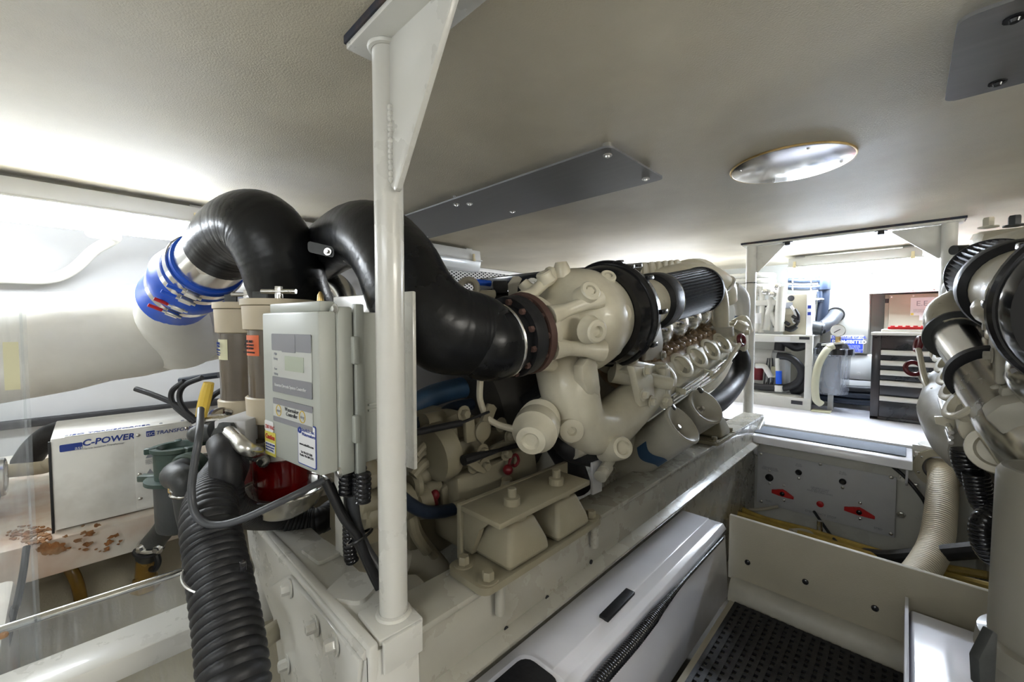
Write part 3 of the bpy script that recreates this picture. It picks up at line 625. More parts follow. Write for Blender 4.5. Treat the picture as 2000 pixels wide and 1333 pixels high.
# ================================================================ ENGINES
TILT = math.radians(8.4); EA = V((0, math.cos(TILT), math.sin(TILT))); EN = V((0, -math.sin(TILT), math.cos(TILT)))
class Eng:
    """engine frame: x towards the aisle, a along the tilted crank, n up"""
    def __init__(s, cx, sg): s.o = V((cx, 1.0, -.35)); s.sg = sg
    def p(s, x, a, n): return s.o + X_ * (s.sg * x) + EA * a + EN * n
    def d(s, x, a, n): return X_ * (s.sg * x) + EA * a + EN * n
    def R(s): return axes(X_, EA, EN)
    def at(s, px, py, x):                       # pixel on the plane x = const of this engine
        return W(px, py, x=s.o.x + s.sg * x)
def ebox(e, b, x0, x1, a0, a1, n0, n1, bev=.01):
    return b.box(e.p((x0 + x1) / 2, (a0 + a1) / 2, (n0 + n1) / 2), (abs(x1 - x0), abs(a1 - a0), abs(n1 - n0)), e.R(), bev)
def make_engine(e, main, label):
    th = thing('marine_engine', e.o + V((0, 1.0, -.4)), label, 'engine', 'the two marine diesel engines')
    TX, TN = .53, .31; UX = TX if main else .24; DX = 0 if main else -.26; KX = TX if main else TX - .12                                        # turbo / intake axis
    A, N_ = e.d(0, 1, 0), e.d(0, 0, 1)
    # --- crankcase and heads
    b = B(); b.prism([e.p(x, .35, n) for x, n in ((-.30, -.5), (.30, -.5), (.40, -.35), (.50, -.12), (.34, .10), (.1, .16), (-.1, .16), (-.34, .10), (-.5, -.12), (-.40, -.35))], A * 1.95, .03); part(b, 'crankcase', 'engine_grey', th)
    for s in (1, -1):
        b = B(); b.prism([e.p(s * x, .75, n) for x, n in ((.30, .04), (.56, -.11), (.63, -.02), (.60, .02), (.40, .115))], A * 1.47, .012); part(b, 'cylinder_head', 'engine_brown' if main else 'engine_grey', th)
        if s < 0 : continue
        lb = B()
        for i in range(16):
            a = .84 + i * .088
            lb.box(e.p(.56, a, .035), (.07, .042, .035), e.R(), .012); lb.lathe(e.p(.585, a + .04, .02), e.d(.75, 0, 1), [(0, .014), (.022, .014), (.028, .01)], 10)
            lb.ball(e.p(.54, a + .03, .04), .024, 10, 7)
        part(lb, 'head_bosses', 'engine_brown' if main else 'engine_grey', th)
    # --- polished rocker covers
    caps = [(.74, .085), (.97, .10), (1.19, .115), (1.405, .12), (1.61, .125), (1.81, .13)]
    for i, (a, n) in enumerate(caps):
        c = e.p(.505, a, n + .02); up = e.d(.45, 0, 1).normalized()
        k = part(B().lathe(c - up * .085, up, [(0, .035), (.006, .06), (.02, .07), (.05, .085), (.09, .092), (.125, .088), (.155, .07), (.17, .04), (.174, .0)], 28), 'rocker_cover', 'polished', th)
        q = B(); sd = e.d(.75, -.65, .15).normalized(); u = sd.cross(up).normalized()
        part(q.plate(c + sd * .0875 + up * .0, u, up, .05, .05, .003, .006), 'data_plate', 'alu_plate', k)
    # --- aisle-side manifold rail with the row of round ports
    b = B(); b.prism([e.p(x, .93, n) for x, n in ((.57, -.165), (.655, -.16), (.668, -.12), (.655, -.05), (.625, .0), (.585, -.01), (.565, -.05))], A * 1.27, .012); mr = part(b, 'port_rail', 'engine_cream', th)
    pd = e.d(.8, -.18, .62).normalized()
    for i in range(6):
        a = .95 + i * .2165; c = e.p(.638, a, -.045) + pd * .014
        k = part(B().lathe(c - pd * .03, pd, [(0, .058), (.028, .056), (.030, .072), (.040, .073), (.042, .070), (.042, .052), (.008, .047)], 30, True), 'port_flange', 'engine_cream', mr)
        part(B().lathe(c - pd * .012, pd, [(0, .05), (.002, .05)], 24), 'port_plug', 'engine_grey', mr)
        rb = B(); rb.tube([c - pd * .03, e.p(.60, a + .03, -.06), e.p(.58, a + .05, -.10)], [.06, .055, .04], 16, 5); part(rb, 'port_runner', 'engine_cream', mr)
    eb = B(); ebox(e, eb, .575, .68, .895, .945, -.17, .03, .012); (part(eb, 'rail_end', 'engine_cream', th) if main else None)
    eb = B(); ebox(e, eb, .56, .70, 2.15, 2.24, -.16, .05, .02); eb.tube([e.p(.62, 2.2, .03), e.p(.66, 2.27, .05), e.p(.67, 2.33, -.04)], .035, 12); eb.bolt(e.p(.69, 2.16, -.02), e.d(1, 0, 0), .02, .03); eb.lathe(e.p(.67, 2.12, .01), e.d(.6, 0, 1), [(0, .04), (.05, .04), (.055, .02)], 16)
    part(eb, 'front_cover', 'engine_cream', th)
    # --- air intake: filter, neck
    f0 = 1.10
    rr = B(); rr.lathe(e.p(TX, f0, TN), A, [(-.03, .112), (-.035, .125), (-.02, .146), (.0, .150), (.075, .150), (.085, .146), (.085, .11), (-.03, .11)], 48, False); af = part(rr, 'air_filter_collar', 'black_rubber', th)
    pb = B(); npl = 46; vs_, fs_ = [], []
    for t, rb_ in ((f0 + .085, .134), (f0 + .70, .146)):
        for i in range(npl * 2):
            r = rb_ - (.018 if i % 2 else 0); an = math.pi * i / npl; vs_.append(e.p(TX + r * math.cos(an), t, TN + r * math.sin(an)))
    m_ = npl * 2; fs_ = [(i, (i + 1) % m_, m_ + (i + 1) % m_, m_ + i) for i in range(m_)]; pb.add(vs_, fs_); part(pb, 'pleated_element', 'filter_gauze', th, ang=10)
    part(B().torus(e.p(TX, f0 + .088, TN), A, .143, .006, 48, 8), 'filter_rim', 'polished', th)
    part(B().lathe(e.p(TX, f0 + .70, TN), A, [(-.012, .150), (.012, .150), (.02, .13), (.02, 0)], 40), 'filter_end_cap', 'black_rubber', th)
    nk = B(); nk.lathe(e.p(TX, .84, TN), A, [(0, .105), (.06, .10), (.10, .106), (.16, .116), (.22, .122), (.255, .122), (.255, .0)], 36)
    nk.tube([e.p(TX - .02, .90, TN + .07), e.p(TX - .05, .94, TN + .12), e.p(TX - .10, .95, TN + .175)], [.07, .058, .05], 18)
    ebox(e, nk, TX + .0, TX + .03, .93, 1.09, TN + .085, TN + .125, .01)
    nk.tube([e.p(TX + .03, .91, TN - .04), e.p(TX + .07, .97, TN - .05), e.p(TX + .075, 1.04, TN - .045)], [.06, .052, .035], 16)
    part(nk, 'intake_neck', 'engine_cream', th)
    # --- compressor housing (black) and turbine casing (cream)
    part(B().lathe(e.p(KX, .58, TN - .01), A, [(0, .13), (0, .205), (.03, .218), (.10, .226), (.15, .222), (.18, .205), (.20, .165), (.23, .13), (.28, .11)], 56), 'compressor_housing', 'black_plastic', th)
    part(B().torus(e.p(KX, .665, TN - .01), A, .222, .018, 56, 10), 'compressor_clamp', 'black_plastic', th)
    for i in range(9):
        an = i * .7; lb = B(); lb.box(e.p(KX + .228 * math.cos(an), .74, TN - .01 + .228 * math.sin(an)), (.02, .05, .02), e.R(), .005); part(lb, 'compressor_lug', 'black_plastic', th)
    part(B().lathe(e.p(UX, .205, TN - .005), A, [(-.085, .118), (-.06, .132), (-.045, .132), (-.03, .112), (.02, .104), (.07, .106), (.095, .125), (.115, .165), (.14, .19), (.175, .207), (.22, .213), (.28, .206), (.33, .192), (.37, .18), (.38, .15)], 56), 'turbine_casing', 'engine_cream', th)
    # web, ribs and bosses cast on the casing
    wb = B()
    for an, w_ in ((28, .03), (100, .028), (158, .03), (215, .03), (272, .034), (328, .034)):
        c, s_ = math.cos(math.radians(an)), math.sin(math.radians(an))
        wb.tube([e.p(UX + .112 * c, .14, TN + .112 * s_), e.p(UX + .135 * c, .21, TN + .135 * s_), e.p(UX + .165 * c, .28, TN + .165 * s_), e.p(UX + .192 * c, .34, TN + .192 * s_)], [w_ * 1.25, w_ * .8, w_ * .85, w_ * 1.3], 12, 6)
    part(wb, 'casing_ribs', 'engine_cream', th)
    for an, a, r, l in ((35, .30, .038, .05), (52, .50, .032, .045), (95, .28, .03, .035), (120, .25, .024, .03), (-5, .27, .042, .045), (5, .47, .045, .03), (-42, .47, .04, .03), (-62, .36, .04, .04)):
        c, s_ = math.cos(math.radians(an)), math.sin(math.radians(an)); dr = e.d(c, -.35, s_).normalized(); o = e.p(UX + .165 * c, a, TN + .165 * s_)
        k = part(B().lathe(o, dr, [(0, r * 1.25), (l * .6, r), (l, r), (l + .006, r * .85), (l + .006, r * .5), (l - .01, r * .45)], 20), 'boss', 'engine_cream', th)
        if an in (35, 52, 95): part(B().lathe(o + dr * (l - .008), dr, [(0, r * .45), (.008, r * .42)], 6), 'plug', 'engine_cream', k)
    part(B().lathe(e.p(UX, .09, TN - .005), A, [(0, .10), (0, .142), (.022, .146), (.03, .142), (.03, .10)], 44), 'exhaust_flange', 'flange_rust', th, 'rusty brown exhaust flange')
    for i in range(12):
        an = i * math.pi / 6; fb = B(); fb.bolt(e.p(UX + .128 * math.cos(an), .088, TN - .005 + .128 * math.sin(an)), -A, .011, .018, False); part(fb, 'flange_bolt', 'flange_rust', th)
    # --- lower casting from the turbine down to the port rail
    b = B(); b.tube([e.p(.50 + DX, .36, .16), e.p(.55 + DX, .32, .04), e.p(.575 + DX, .34, -.09), e.p(.59 + DX, .48, -.155), e.p(.60 + DX, .68, -.125), e.p(.605 + DX, .90, -.085)], [.12, .115, .105, .105, .10, .09], 26, 8); part(b, 'exhaust_elbow', 'engine_cream', th, ang=60)
    part(B().lathe(e.p(.612 + DX, .46, -.235), e.d(.75, -.45, .35), [(0, .06), (.13, .045), (.145, .04), (.147, .028), (.13, .026)], 22), 'drain_boss', 'engine_cream', th)
    b = B(); b.lathe(e.p(.60 + DX, .70, .02), e.d(.5, .55, -.25), [(-.08, .05), (0, .048), (.08, .04), (.10, .032), (.20, .03), (.21, .02)], 18); b.bolt(e.p(.62 + DX, .70, .07), e.d(.5, .2, 1), .016, .03); part(b, 'coolant_spigot', 'engine_cream', th)
    b = B(); b.prism([e.p(.64 + DX, a, n) for a, n in ((.62, .06), (.72, .085), (.90, .03), (.93, -.02), (.90, -.05), (.7, .0))], e.d(-.06, 0, 0), .012); part(b, 'cover_plate', 'engine_cream', th)
    pn = B(); ebox(e, pn, .66 + DX, .70 + DX, .86, .92, -.16, .02, .01); pn.bolt(e.p(.695 + DX, .845, -.13), e.d(1, -.4, 0), .022, .03)
    part(pn, 'joint_flange', 'engine_cream', th)
    # actuator canister on the aft face
    ab = B(); ad = e.d(.55, -1, -.1).normalized(); ac = e.p(.52 + DX, .17, -.02)
    ab.lathe(ac, ad, [(-.1, .04), (.0, .045), (.01, .075), (.02, .062), (.03, .078), (.04, .064), (.05, .08), (.06, .066), (.07, .08), (.085, .082), (.13, .08), (.145, .065), (.19, .05), (.195, .03), (.185, .022)], 30); part(ab, 'wastegate_canister', 'engine_cream', th)
    part(B().tube([ac + ad * .14, e.p(.44 + DX, .0, .0), e.p(.42 + DX, -.03, .08), e.p(.42 + DX, -.02, .16)], .012, 10), 'sensor_pipe', 'engine_cream', th)
    part(B().lathe(e.p(.60 + DX, .24, -.075), e.d(.7, -.7, 0), [(0, .05), (.03, .045), (.034, .034), (.034, .018), (.02, .015)], 20), 'link_boss', 'engine_cream', th)
    # --- support bracket behind the compressor
    part(B().prism([e.p(.60, a, n) for a, n in ((.86, .05), (1.05, .02), (1.08, .1), (1.06, .20), (1.02, .235), (.96, .23), (.92, .17))], e.d(-.02, 0, 0), .006), 'filter_bracket', 'engine_grey', th)
    for a, n in ((1.0, .2), (.94, .12), (1.05, .04)): part(B().bolt(e.p(.602, a, n), e.d(1, 0, 0), .014, .016), 'bolt', 'engine_grey', th)
    # --- top of the engine
    part(B().prism([e.p(x, .57, n) for x, n in ((-.2, .46), (.33, .46), (.35, .49), (.35, .522), (-.2, .522))], A * .835, .006), 'intercooler_cover', 'black_plastic', th)
    lb = B()
    for i in range(9): lb.bolt(e.p(.352, .60 + i * .095, .505), e.d(1, 0, 0), .01, .016, False)
    part(lb, 'cover_bolts', 'steel', th)
    b = B(); ebox(e, b, -.2, .30, .58, 1.4, .12, .46, .02); part(b, 'intercooler_body', 'black_plastic', th)
    b = B(); ebox(e, b, -.25, .32, 1.41, 2.1, .22, .52, .03)
    for i in range(6): ebox(e, b, .315, .335, 1.45 + i * .1, 1.50 + i * .1, .40, .522, .008)
    part(b, 'charge_air_box', 'engine_cream', th)
    b = B(); b.tube([e.p(.30, 1.62, .39), e.p(.40, 1.82, .415), e.p(.50, 2.06, .385), e.p(.55, 2.22, .30), e.p(.55, 2.28, .19)], [.075, .08, .08, .075, .07], 22, 8); part(b, 'charge_pipe', 'engine_cream', th)
    part(B().torus(e.p(.545, 2.20, .315), e.d(.15, .6, -.7), .078, .012, 30, 8), 'pipe_clamp', 'steel', th)
    b = B(); b.lathe(e.p(.30, 2.35, .32), A, [(-.14, .16), (-.1, .20), (.02, .20), (.07, .15), (.09, .05)], 28); part(b, 'charge_fan_housing', 'engine_cream', th)
    part(B().tube([e.p(.56, 2.36, .27), e.p(.60, 2.42, .2), e.p(.61, 2.44, .08), e.p(.60, 2.42, -.05)], [.06, .06, .048, .04], 18), 'water_pipe', 'fixture_grey', th)
    part(B().cyl(e.p(.605, 2.43, .06), e.p(.60, 2.42, -.03), .047), 'pipe_sleeve', 'blue_tape', th)
    b = B(); b.tube([e.p(TX - .02, 1.83, TN + .02), e.p(TX + .06, 1.90, TN + .01), e.p(TX + .085, 1.93, TN - .08), e.p(TX + .085, 1.93, TN - .30)], .047, 18); part(b, 'crossover_pipe', 'engine_cream', th)
    part(B().lathe(e.p(TX + .085, 1.93, TN - .255), -N_, [(0, .072), (.06, .076), (.065, .06)], 20), 'pipe_collar', 'engine_grey', th)
    b = B(); b.tube([e.p(.44, .82, .40), e.p(.48, .98, .42)], .05, 18); part(b, 'breather_hose', 'black_rubber', th); cb = B()
    for t in (.1, .85): cb.torus(e.p(.44, .82, .40).lerp(e.p(.48, .98, .42), t), e.p(.48, .98, .42) - e.p(.44, .82, .40), .051, .006, 24, 6)
    part(cb, 'hose_clamp', 'steel', th)
    b = B(); ebox(e, b, .50, .56, 2.06, 2.16, .06, .13, .01); b.ball(e.p(.53, 2.06, .15), .035); b.tube([e.p(.53, 2.0, .13), e.p(.56, 2.02, .05), e.p(.58, 2.1, .0)], .022, 10); b.cyl(e.p(.52, 2.12, .05), e.p(.6, 2.2, -.02), .04); part(b, 'governor', 'engine_cream', th)
    # --- dipstick, fuel lines and brackets below the rail
    lb = B()
    for i in range(3): lb.tube([e.p(.675, .98, -.155 - .018 * i), e.p(.69, 1.3, -.14 - .02 * i), e.p(.69, 1.7, -.13 - .02 * i), e.p(.66, 2.1, -.15)], .007, 8, 6)
    part(lb, 'fuel_lines', 'steel', th)
    ds = B().tube([e.p(.66, 1.42, -.20), e.p(.72, 1.55, -.15), e.p(.745, 1.78, -.06), e.p(.75, 1.83, -.04)], .012, 10); part(ds, 'dipstick_tube', 'engine_cream', th)
    part(B().torus(e.p(.75, 1.87, -.02), e.d(1, -.2, .2), .032, .012, 22, 8), 'dipstick_ring', 'dark_red', th)
    for a in (1.05, 1.45, 1.72): part(B().prism([e.p(.665, a, -.12), e.p(.715, a, -.13), e.p(.71, a, -.155), e.p(.665, a, -.165)], A * .012, .002), 'line_bracket', 'engine_cream', th)
    # --- filter canisters standing out over the bed
    return th
e1 = Eng(-1.5, 1); eng1 = make_engine(e1, True, 'large cream twin-turbo marine diesel engine in the middle of the room')
e2 = Eng(.79, -1); eng2 = make_engine(e2, False, 'second cream marine diesel engine cut off by the right edge')
# flat cast flanges standing on the lower casting, bolted joint to the port rail
for q, x, t in (([(1138, 716), (1150, 700), (1163, 690), (1166, 728), (1174, 758), (1172, 782), (1150, 770), (1140, 745)], .665, .022), ([(1236, 715), (1262, 718), (1276, 735), (1280, 775), (1268, 792), (1254, 796), (1248, 760)], .70, .016)):
    part(B().prism([e1.at(a_, b_, x) for a_, b_ in q], e1.d(-t * 2, 0, 0), .007), 'cast_flange', 'engine_cream', eng1)
for px, py, x in ((1262, 725, .705), (1272, 785, .705), (1256, 772, .705)): part(B().bolt(e1.at(px, py, x), X_, .016, .018), 'bolt', 'engine_cream', eng1)
part(B().lathe(e1.p(.53, .36, .515), EN, [(-.03, .034), (0, .034), (.012, .03), (.03, .022)], 16), 'top_plug', 'engine_cream', eng1)
# oil filter canisters of the left engine
cd = V((.80, -.12, .56)).normalized()
for i, (px, py, X) in enumerate(((1335, 828, -.735), (1380, 793, -.735))):
    c = W(px, py, x=X); ke = W(px - 112, py + 78, d=2.13) if i == 0 else W(px - 92, py + 64, d=2.42); cd = (c - ke).normalized(); L = (c - ke).length; R = .098; o = c - cd * L
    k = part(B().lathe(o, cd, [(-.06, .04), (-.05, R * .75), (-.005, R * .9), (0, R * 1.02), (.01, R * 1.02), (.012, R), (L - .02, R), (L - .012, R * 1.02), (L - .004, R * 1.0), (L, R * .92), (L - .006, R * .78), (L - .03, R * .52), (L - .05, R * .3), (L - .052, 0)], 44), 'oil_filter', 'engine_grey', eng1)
    part(B().bolt(c - cd * .052, cd, .012, .026), 'centre_bolt', 'steel', k)
    u = V((0, .2, 1)); u = (u - cd * u.dot(cd)).normalized(); sd = cd.cross(u)
    part(B().lathe(c - cd * .03 + u * R * .95, cd, [(-.01, .016), (.012, .016), (.03, .018), (.032, .012)], 12), 'bleed_plug', 'black_plastic', k)
    for an in (-60, -130, -20): 
        bl = B(); an = math.radians(an); q = o + (u * math.sin(an) + sd * math.cos(an)) * R * 1.0; bl.box(q - cd * .01, (.03, .03, .03), axes(u, sd, cd), .004); bl.bolt(q - cd * .03, -cd, .013, .02, False); part(bl, 'mounting_lug', 'engine_grey', k)
    if i == 0:
        tb_ = B(); R2 = R + .0025; vs_, fs_ = [], []; nn = 14
        tv = (-c).normalized() - u * .55; a_0 = math.atan2(tv.dot(u), tv.dot(sd))
        for j in range(nn + 1):
            an = a_0 - .75 + 1.5 * j / nn ; dr = u * math.sin(an) + sd * math.cos(an)
            for tt in (L * .42, L * .58): vs_.append(o + dr * R2 + cd * (tt + .012 * math.sin(j * .5)))
        for j in range(nn): fs_.append((2 * j, 2 * j + 1, 2 * j + 3, 2 * j + 2))
        tb_.add(vs_, fs_); part(tb_, 'blue_tape_patch', 'blue_tape', k)
b = B(); b.tube([e1.p(.45, .75, -.3), e1.p(.5, .9, -.42), e1.p(.52, 1.05, -.42)], .09, 18); part(b, 'filter_head', 'engine_grey', eng1)
part(B().tube([e1.p(.60, 2.2, -.05), e1.at(1447, 705, .66), e1.at(1436, 745, .66), e1.at(1405, 782, .66), e1.at(1372, 800, .62), e1.at(1340, 815, .5)], [.05, .062, .065, .065, .06, .05], 20), 'coolant_hose', 'black_rubber', eng1)
lb = B()
for i in range(4): lb.tube([e1.at(1428, 690 + 6 * i, .68), e1.at(1415, 722 + 4 * i, .69), e1.at(1395, 745 + 4 * i, .69), e1.at(1362, 765 + 3 * i, .66)], .009, 8, 6)
part(lb, 'injector_wiring', 'engine_cream', eng1)
# sensor rod beneath the elbow
b = B().cyl(e1.at(1203, 883, .62), e1.at(1180, 918, .64), .02); b.cyl(e1.at(1186, 912, .63), e1.at(1172, 932, .64), .026); part(b, 'sensor', 'engine_grey', eng1)
b = B().cyl(e1.at(1110, 862, .6), e1.at(1280, 790, .6), .012); b.cyl(e1.at(1120, 885, .58), e1.at(1200, 855, .58), .025)
for px, py in ((1135, 860), (1160, 880), (1175, 870)): b.ball(e1.at(px, py, .57), .03, 12, 8)
part(b, 'under_elbow_linkage', 'engine_grey', eng1)
part(B().tube([e1.at(1060, 810, .45), e1.at(1090, 850, .5), e1.at(1115, 880, .55), e1.at(1160, 893, .55)], .045, 16), 'oil_hose', 'black_rubber', eng1)
part(B().tube([e1.at(1040, 765, .4), e1.at(1075, 840, .42), e1.at(1110, 900, .45), e1.at(1130, 950, .45)], .06, 16), 'oil_hose', 'black_rubber', eng1)
part(B().prism([e1.at(1158, 905, .60), e1.at(1176, 897, .60), e1.at(1176, 960, .60), e1.at(1158, 968, .60)], (-.012, 0, 0), .002), 'sheet_guard', 'alu_panel', eng1)
# --- polished exhaust riser on the right-hand engine
q = [W(1872, 650, x=.21), W(1895, 690, x=.215), W(1925, 735, x=.22)]
g0, g1, g2 = W(1868, 655, d=1.62), W(1930, 735, d=1.32), W(2040, 880, d=1.12)
part(B().tube([g0 - (g1 - g0).normalized() * .12, g0, g1], .074, 32, 10), 'exhaust_riser', 'polished', eng2)
part(B().tube([g1, g1.lerp(g2, .45), g2, g2 + V((.15, -.1, -.2))], [.088, .096, .10, .10], 32, 10), 'exhaust_riser', 'polished', eng2)
dd = (g1 - g0).normalized()
part(B().pipe(g1 - dd * .012, g1 + dd * .014, .102, .07, 40), 'riser_gasket', 'black_rubber', eng2)
part(B().pipe(g0 + dd * .0, g0 + dd * .014, .10, .07, 40), 'riser_flange', 'strainer_grey', eng2)
part(B().tube([g0 - dd * .02, g0 - dd * .10 + V((0, 0, .05)), W(1885, 590, d=1.75)], [.085, .08, .07], 24), 'riser_neck', 'engine_cream', eng2)
# heat exchanger tank above the right engine's filter and the vertical canister below
t0 = W(1995, 480, d=2.0)
b = B().box(t0 + V((.1, .12, -.02)), (.5, .5, .25), e2.R(), .04); part(b, 'header_tank', 'engine_cream', eng2)
part(B().bolt(W(1930, 445, d=1.85), V((0, 0, 1)), .02, .04), 'tank_plug', 'engine_cream', eng2); part(B().bolt(W(1981, 442, d=1.75), V((0, 0, 1)), .02, .04), 'tank_plug', 'strainer_grey', eng2)
part(B().cyl(W(1888, 488, d=1.9), W(1862, 489, d=1.9), .022), 'tank_spigot', 'strainer_grey', eng2)
# side elbow with an open oval port on the right engine
b = B(); b.tube([W(1850, 745, d=1.85), W(1868, 800, d=1.7), W(1905, 850, d=1.5), W(1950, 890, d=1.35)], [.07, .12, .13, .12], 24, 8); part(b, 'exhaust_elbow', 'engine_grey', eng2, ang=60)
oc = W(1948, 880, d=1.2); part(B().lathe(oc, V((-.15, -.85, .15)), [(-.08, .075), (0, .068), (.004, .066), (.004, .048), (-.03, .044)], 30), 'elbow_port', 'engine_cream', eng2)
b = B(); b.prism([W(*q, d=1.6) for q in ((1853, 845), (1885, 822), (1905, 850), (1900, 890), (1862, 850))], (.05, .05, 0), .01); part(b, 'elbow_cap', 'engine_grey', eng2)
part(B().cyl(W(1912, 824, d=1.45), W(1935, 838, d=1.45), .022, n=14), 'breather_cap', 'black_plastic', eng2)
ds = B().tube([W(1838, 790, d=2.0), W(1818, 765, d=2.05), W(1793, 728, d=2.1)], .012, 10); part(ds, 'dipstick_tube', 'engine_grey', eng2)
part(B().torus(W(1784, 720, d=2.1), V((.4, -1, .3)), .032, .011, 22, 8), 'dipstick_ring', 'dark_red', eng2)
b = B(); b.prism([W(*q, d=2.0) for q in ((1822, 768), (1850, 756), (1852, 780), (1830, 792))], (.02, .02, 0), .003); b.prism([W(*q, d=2.05) for q in ((1830, 735), (1848, 722), (1846, 742))], (.02, .02, 0), .003); part(b, 'dipstick_bracket', 'engine_grey', eng2)
# ================================================================ WRAPPED EXHAUST PIPES
fl = e1.p(.53, .06, .305)
def clampband(c, ax, r, w_, m, th, handle=None, nm='clamp_band'):
    k = part(B().pipe(c - ax * w_ / 2, c + ax * w_ / 2, r + .004, r - .002, 40), nm, m, th)
    if handle:
        u, v, _ = frame(ax); hd = handle
        cc = c + hd * (r + .012); t = ax.cross(hd).normalized()
        hb = B().box(cc, (.045, .016, w_ * .9), axes(t, hd, ax), .003); hb.cyl(cc - t * .035, cc + t * .035, .007, n=10); part(hb, 'clamp_screw', 'steel', k)
        part(B().cyl(cc + t * .035, cc + t * .085, .0075, n=10), 'clamp_tip', handle_m, k)
    return k
ex1 = thing('exhaust_pipe', (-1.0, .8, -.2), 'fat black wrapped exhaust pipe bolted to the turbo flange', 'pipe', 'black wrapped exhaust pipes')
path = [fl - EA * .0 + EN * 0, e1.p(.535, -.06, .30), W(930, 655, d=1.31), W(865, 640, d=1.24), W(812, 590, d=1.22), W(772, 510, d=1.25), W(722, 462, d=1.33), W(668, 470, d=1.56), W(618, 505, d=1.82)]
part(B().tube(path, [.115, .12, .132, .138, .134, .122, .112, .108, .105], 40, 22, wob=.004), 'wrapped_pipe', 'wrap_black', ex1, ang=60)
part(B().lathe(fl - EA * .035, EA, [(0, .10), (0, .137), (.018, .14), (.03, .139), (.052, .139), (.052, .10)], 44), 'pipe_flange', 'black_rubber', ex1)
for i in range(12):
    an = i * math.pi / 6 + .26; q = fl + X_ * .124 * math.cos(an) + EN * .124 * math.sin(an) - EA * .036; part(B().bolt(q, -EA, .011, .014, False), 'flange_bolt', 'flange_rust', ex1)
part(B().torus(e1.p(.535, -.02, .303), EA, .121, .005, 44, 8), 'steel_band', 'polished', ex1)
p8, p7 = path[-1], path[-2]; dx = (p8 - p7).normalized()
part(B().pipe(p8 - dx * .01, p8 + dx * .10, .10, .09, 36), 'steel_stub', 'polished', ex1)
part(B().pipe(p8 + dx * .09, p8 + dx * .3, .118, .1, 36), 'hose_coupler', 'blue_silicone', ex1)
part(B().plate(W(628, 488, d=1.32), V((.6, .6, -.2)), Z_, .085, .035, .006, .01), 'clamp_bracket', 'strainer_grey', ex1)
part(B().bolt(W(640, 492, d=1.31), V((.7, -.7, 0)), .007, .01), 'clamp_bolt', 'steel', ex1)
ex2 = thing('exhaust_pipe', (-1.4, .45, -.2), 'arched black wrapped exhaust pipe ending in a blue hose coupler', 'pipe', 'black wrapped exhaust pipes')
path = [W(640, 700, d=1.800), W(600, 640, d=1.704), W(568, 570, d=1.584), W(545, 500, d=1.524), W(508, 447, d=1.524), W(462, 456, d=1.584), W(432, 492, d=1.656)]
part(B().tube(path, [.138, .138, .139, .139, .137, .132, .13], 40, 26, wob=.004), 'wrapped_pipe', 'wrap_black', ex2, ang=60)
a, c = W(432, 492, d=1.656), W(338, 585, d=1.920); dx = (c - a).normalized(); L = (c - a).length
part(B().pipe(a - dx * .03, a + dx * .13, .124, .115, 40), 'steel_stub', 'polished', ex2)
bl = part(B().lathe(a + dx * .11, dx, [(0, .12), (.0, .134), (.08, .136), (.115, .139), (.145, .151), (.18, .156), (.215, .149), (.245, .14), (L - .12, .139), (L - .11, .12)], 44, False), 'hose_coupler', 'blue_silicone', ex2)
hd = (V((.3, -.4, -.85)) - dx * V((.3, -.4, -.85)).dot(dx)).normalized()
for t, mm in ((.14, 'blue_silicone'), (.20, 'blue_silicone'), (L - .235, 'red_plastic'), (L - .165, 'red_plastic')):
    handle_m = mm; clampband(a + dx * (t + .01), dx, .139, .032, 'chrome', ex2, hd)
part(B().cyl(a + V((-.02, -.02, .12)), a + V((-.13, -.06, .10)), .012), 'clamp_screw', 'black_rubber', ex2)
part(B().lathe(a + dx * .05 + V((.08, -.04, -.05)), V((.7, -.6, -.3)), [(0, .03), (.03, .028), (.035, .015)], 16), 'sensor_boss', 'steel', ex2)
# stainless bend behind the first bracket
solo(B().tube([W(640, 545, d=1.9), W(664, 562, d=1.9), W(678, 590, d=1.9), W(680, 640, d=1.9)], .05, 20), 'stainless_bend', 'polished', 'short stainless pipe bend between the two wrapped exhaust pipes', 'pipe')
# ================================================================ GEARBOX
def ep(px, py, x): return e1.at(px, py, x)
gb = thing('gearbox', e1.p(.1, 0, -.5), 'cream gearbox with control levers and pipes behind the front post', 'gearbox')
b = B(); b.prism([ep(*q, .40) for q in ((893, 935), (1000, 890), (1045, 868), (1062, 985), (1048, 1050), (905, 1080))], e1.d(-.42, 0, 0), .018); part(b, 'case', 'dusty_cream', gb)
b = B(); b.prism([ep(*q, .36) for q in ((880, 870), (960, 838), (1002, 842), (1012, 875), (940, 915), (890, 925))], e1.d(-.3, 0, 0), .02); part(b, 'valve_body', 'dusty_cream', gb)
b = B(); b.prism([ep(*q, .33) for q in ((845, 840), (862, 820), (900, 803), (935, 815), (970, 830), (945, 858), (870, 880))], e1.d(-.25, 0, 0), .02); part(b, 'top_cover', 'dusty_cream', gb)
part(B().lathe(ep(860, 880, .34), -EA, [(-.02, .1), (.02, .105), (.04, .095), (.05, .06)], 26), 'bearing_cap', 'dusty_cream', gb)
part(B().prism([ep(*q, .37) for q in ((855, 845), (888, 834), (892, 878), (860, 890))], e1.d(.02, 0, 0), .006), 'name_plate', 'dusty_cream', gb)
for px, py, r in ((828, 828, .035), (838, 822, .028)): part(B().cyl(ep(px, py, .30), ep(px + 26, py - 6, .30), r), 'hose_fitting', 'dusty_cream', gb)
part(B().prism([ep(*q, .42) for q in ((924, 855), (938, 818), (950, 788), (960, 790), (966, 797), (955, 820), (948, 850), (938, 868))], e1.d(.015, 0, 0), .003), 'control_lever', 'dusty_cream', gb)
part(B().lathe(ep(940, 842, .435), X_, [(0, .035), (.012, .035), (.016, .028)], 24), 'lever_pivot', 'dusty_cream', gb)
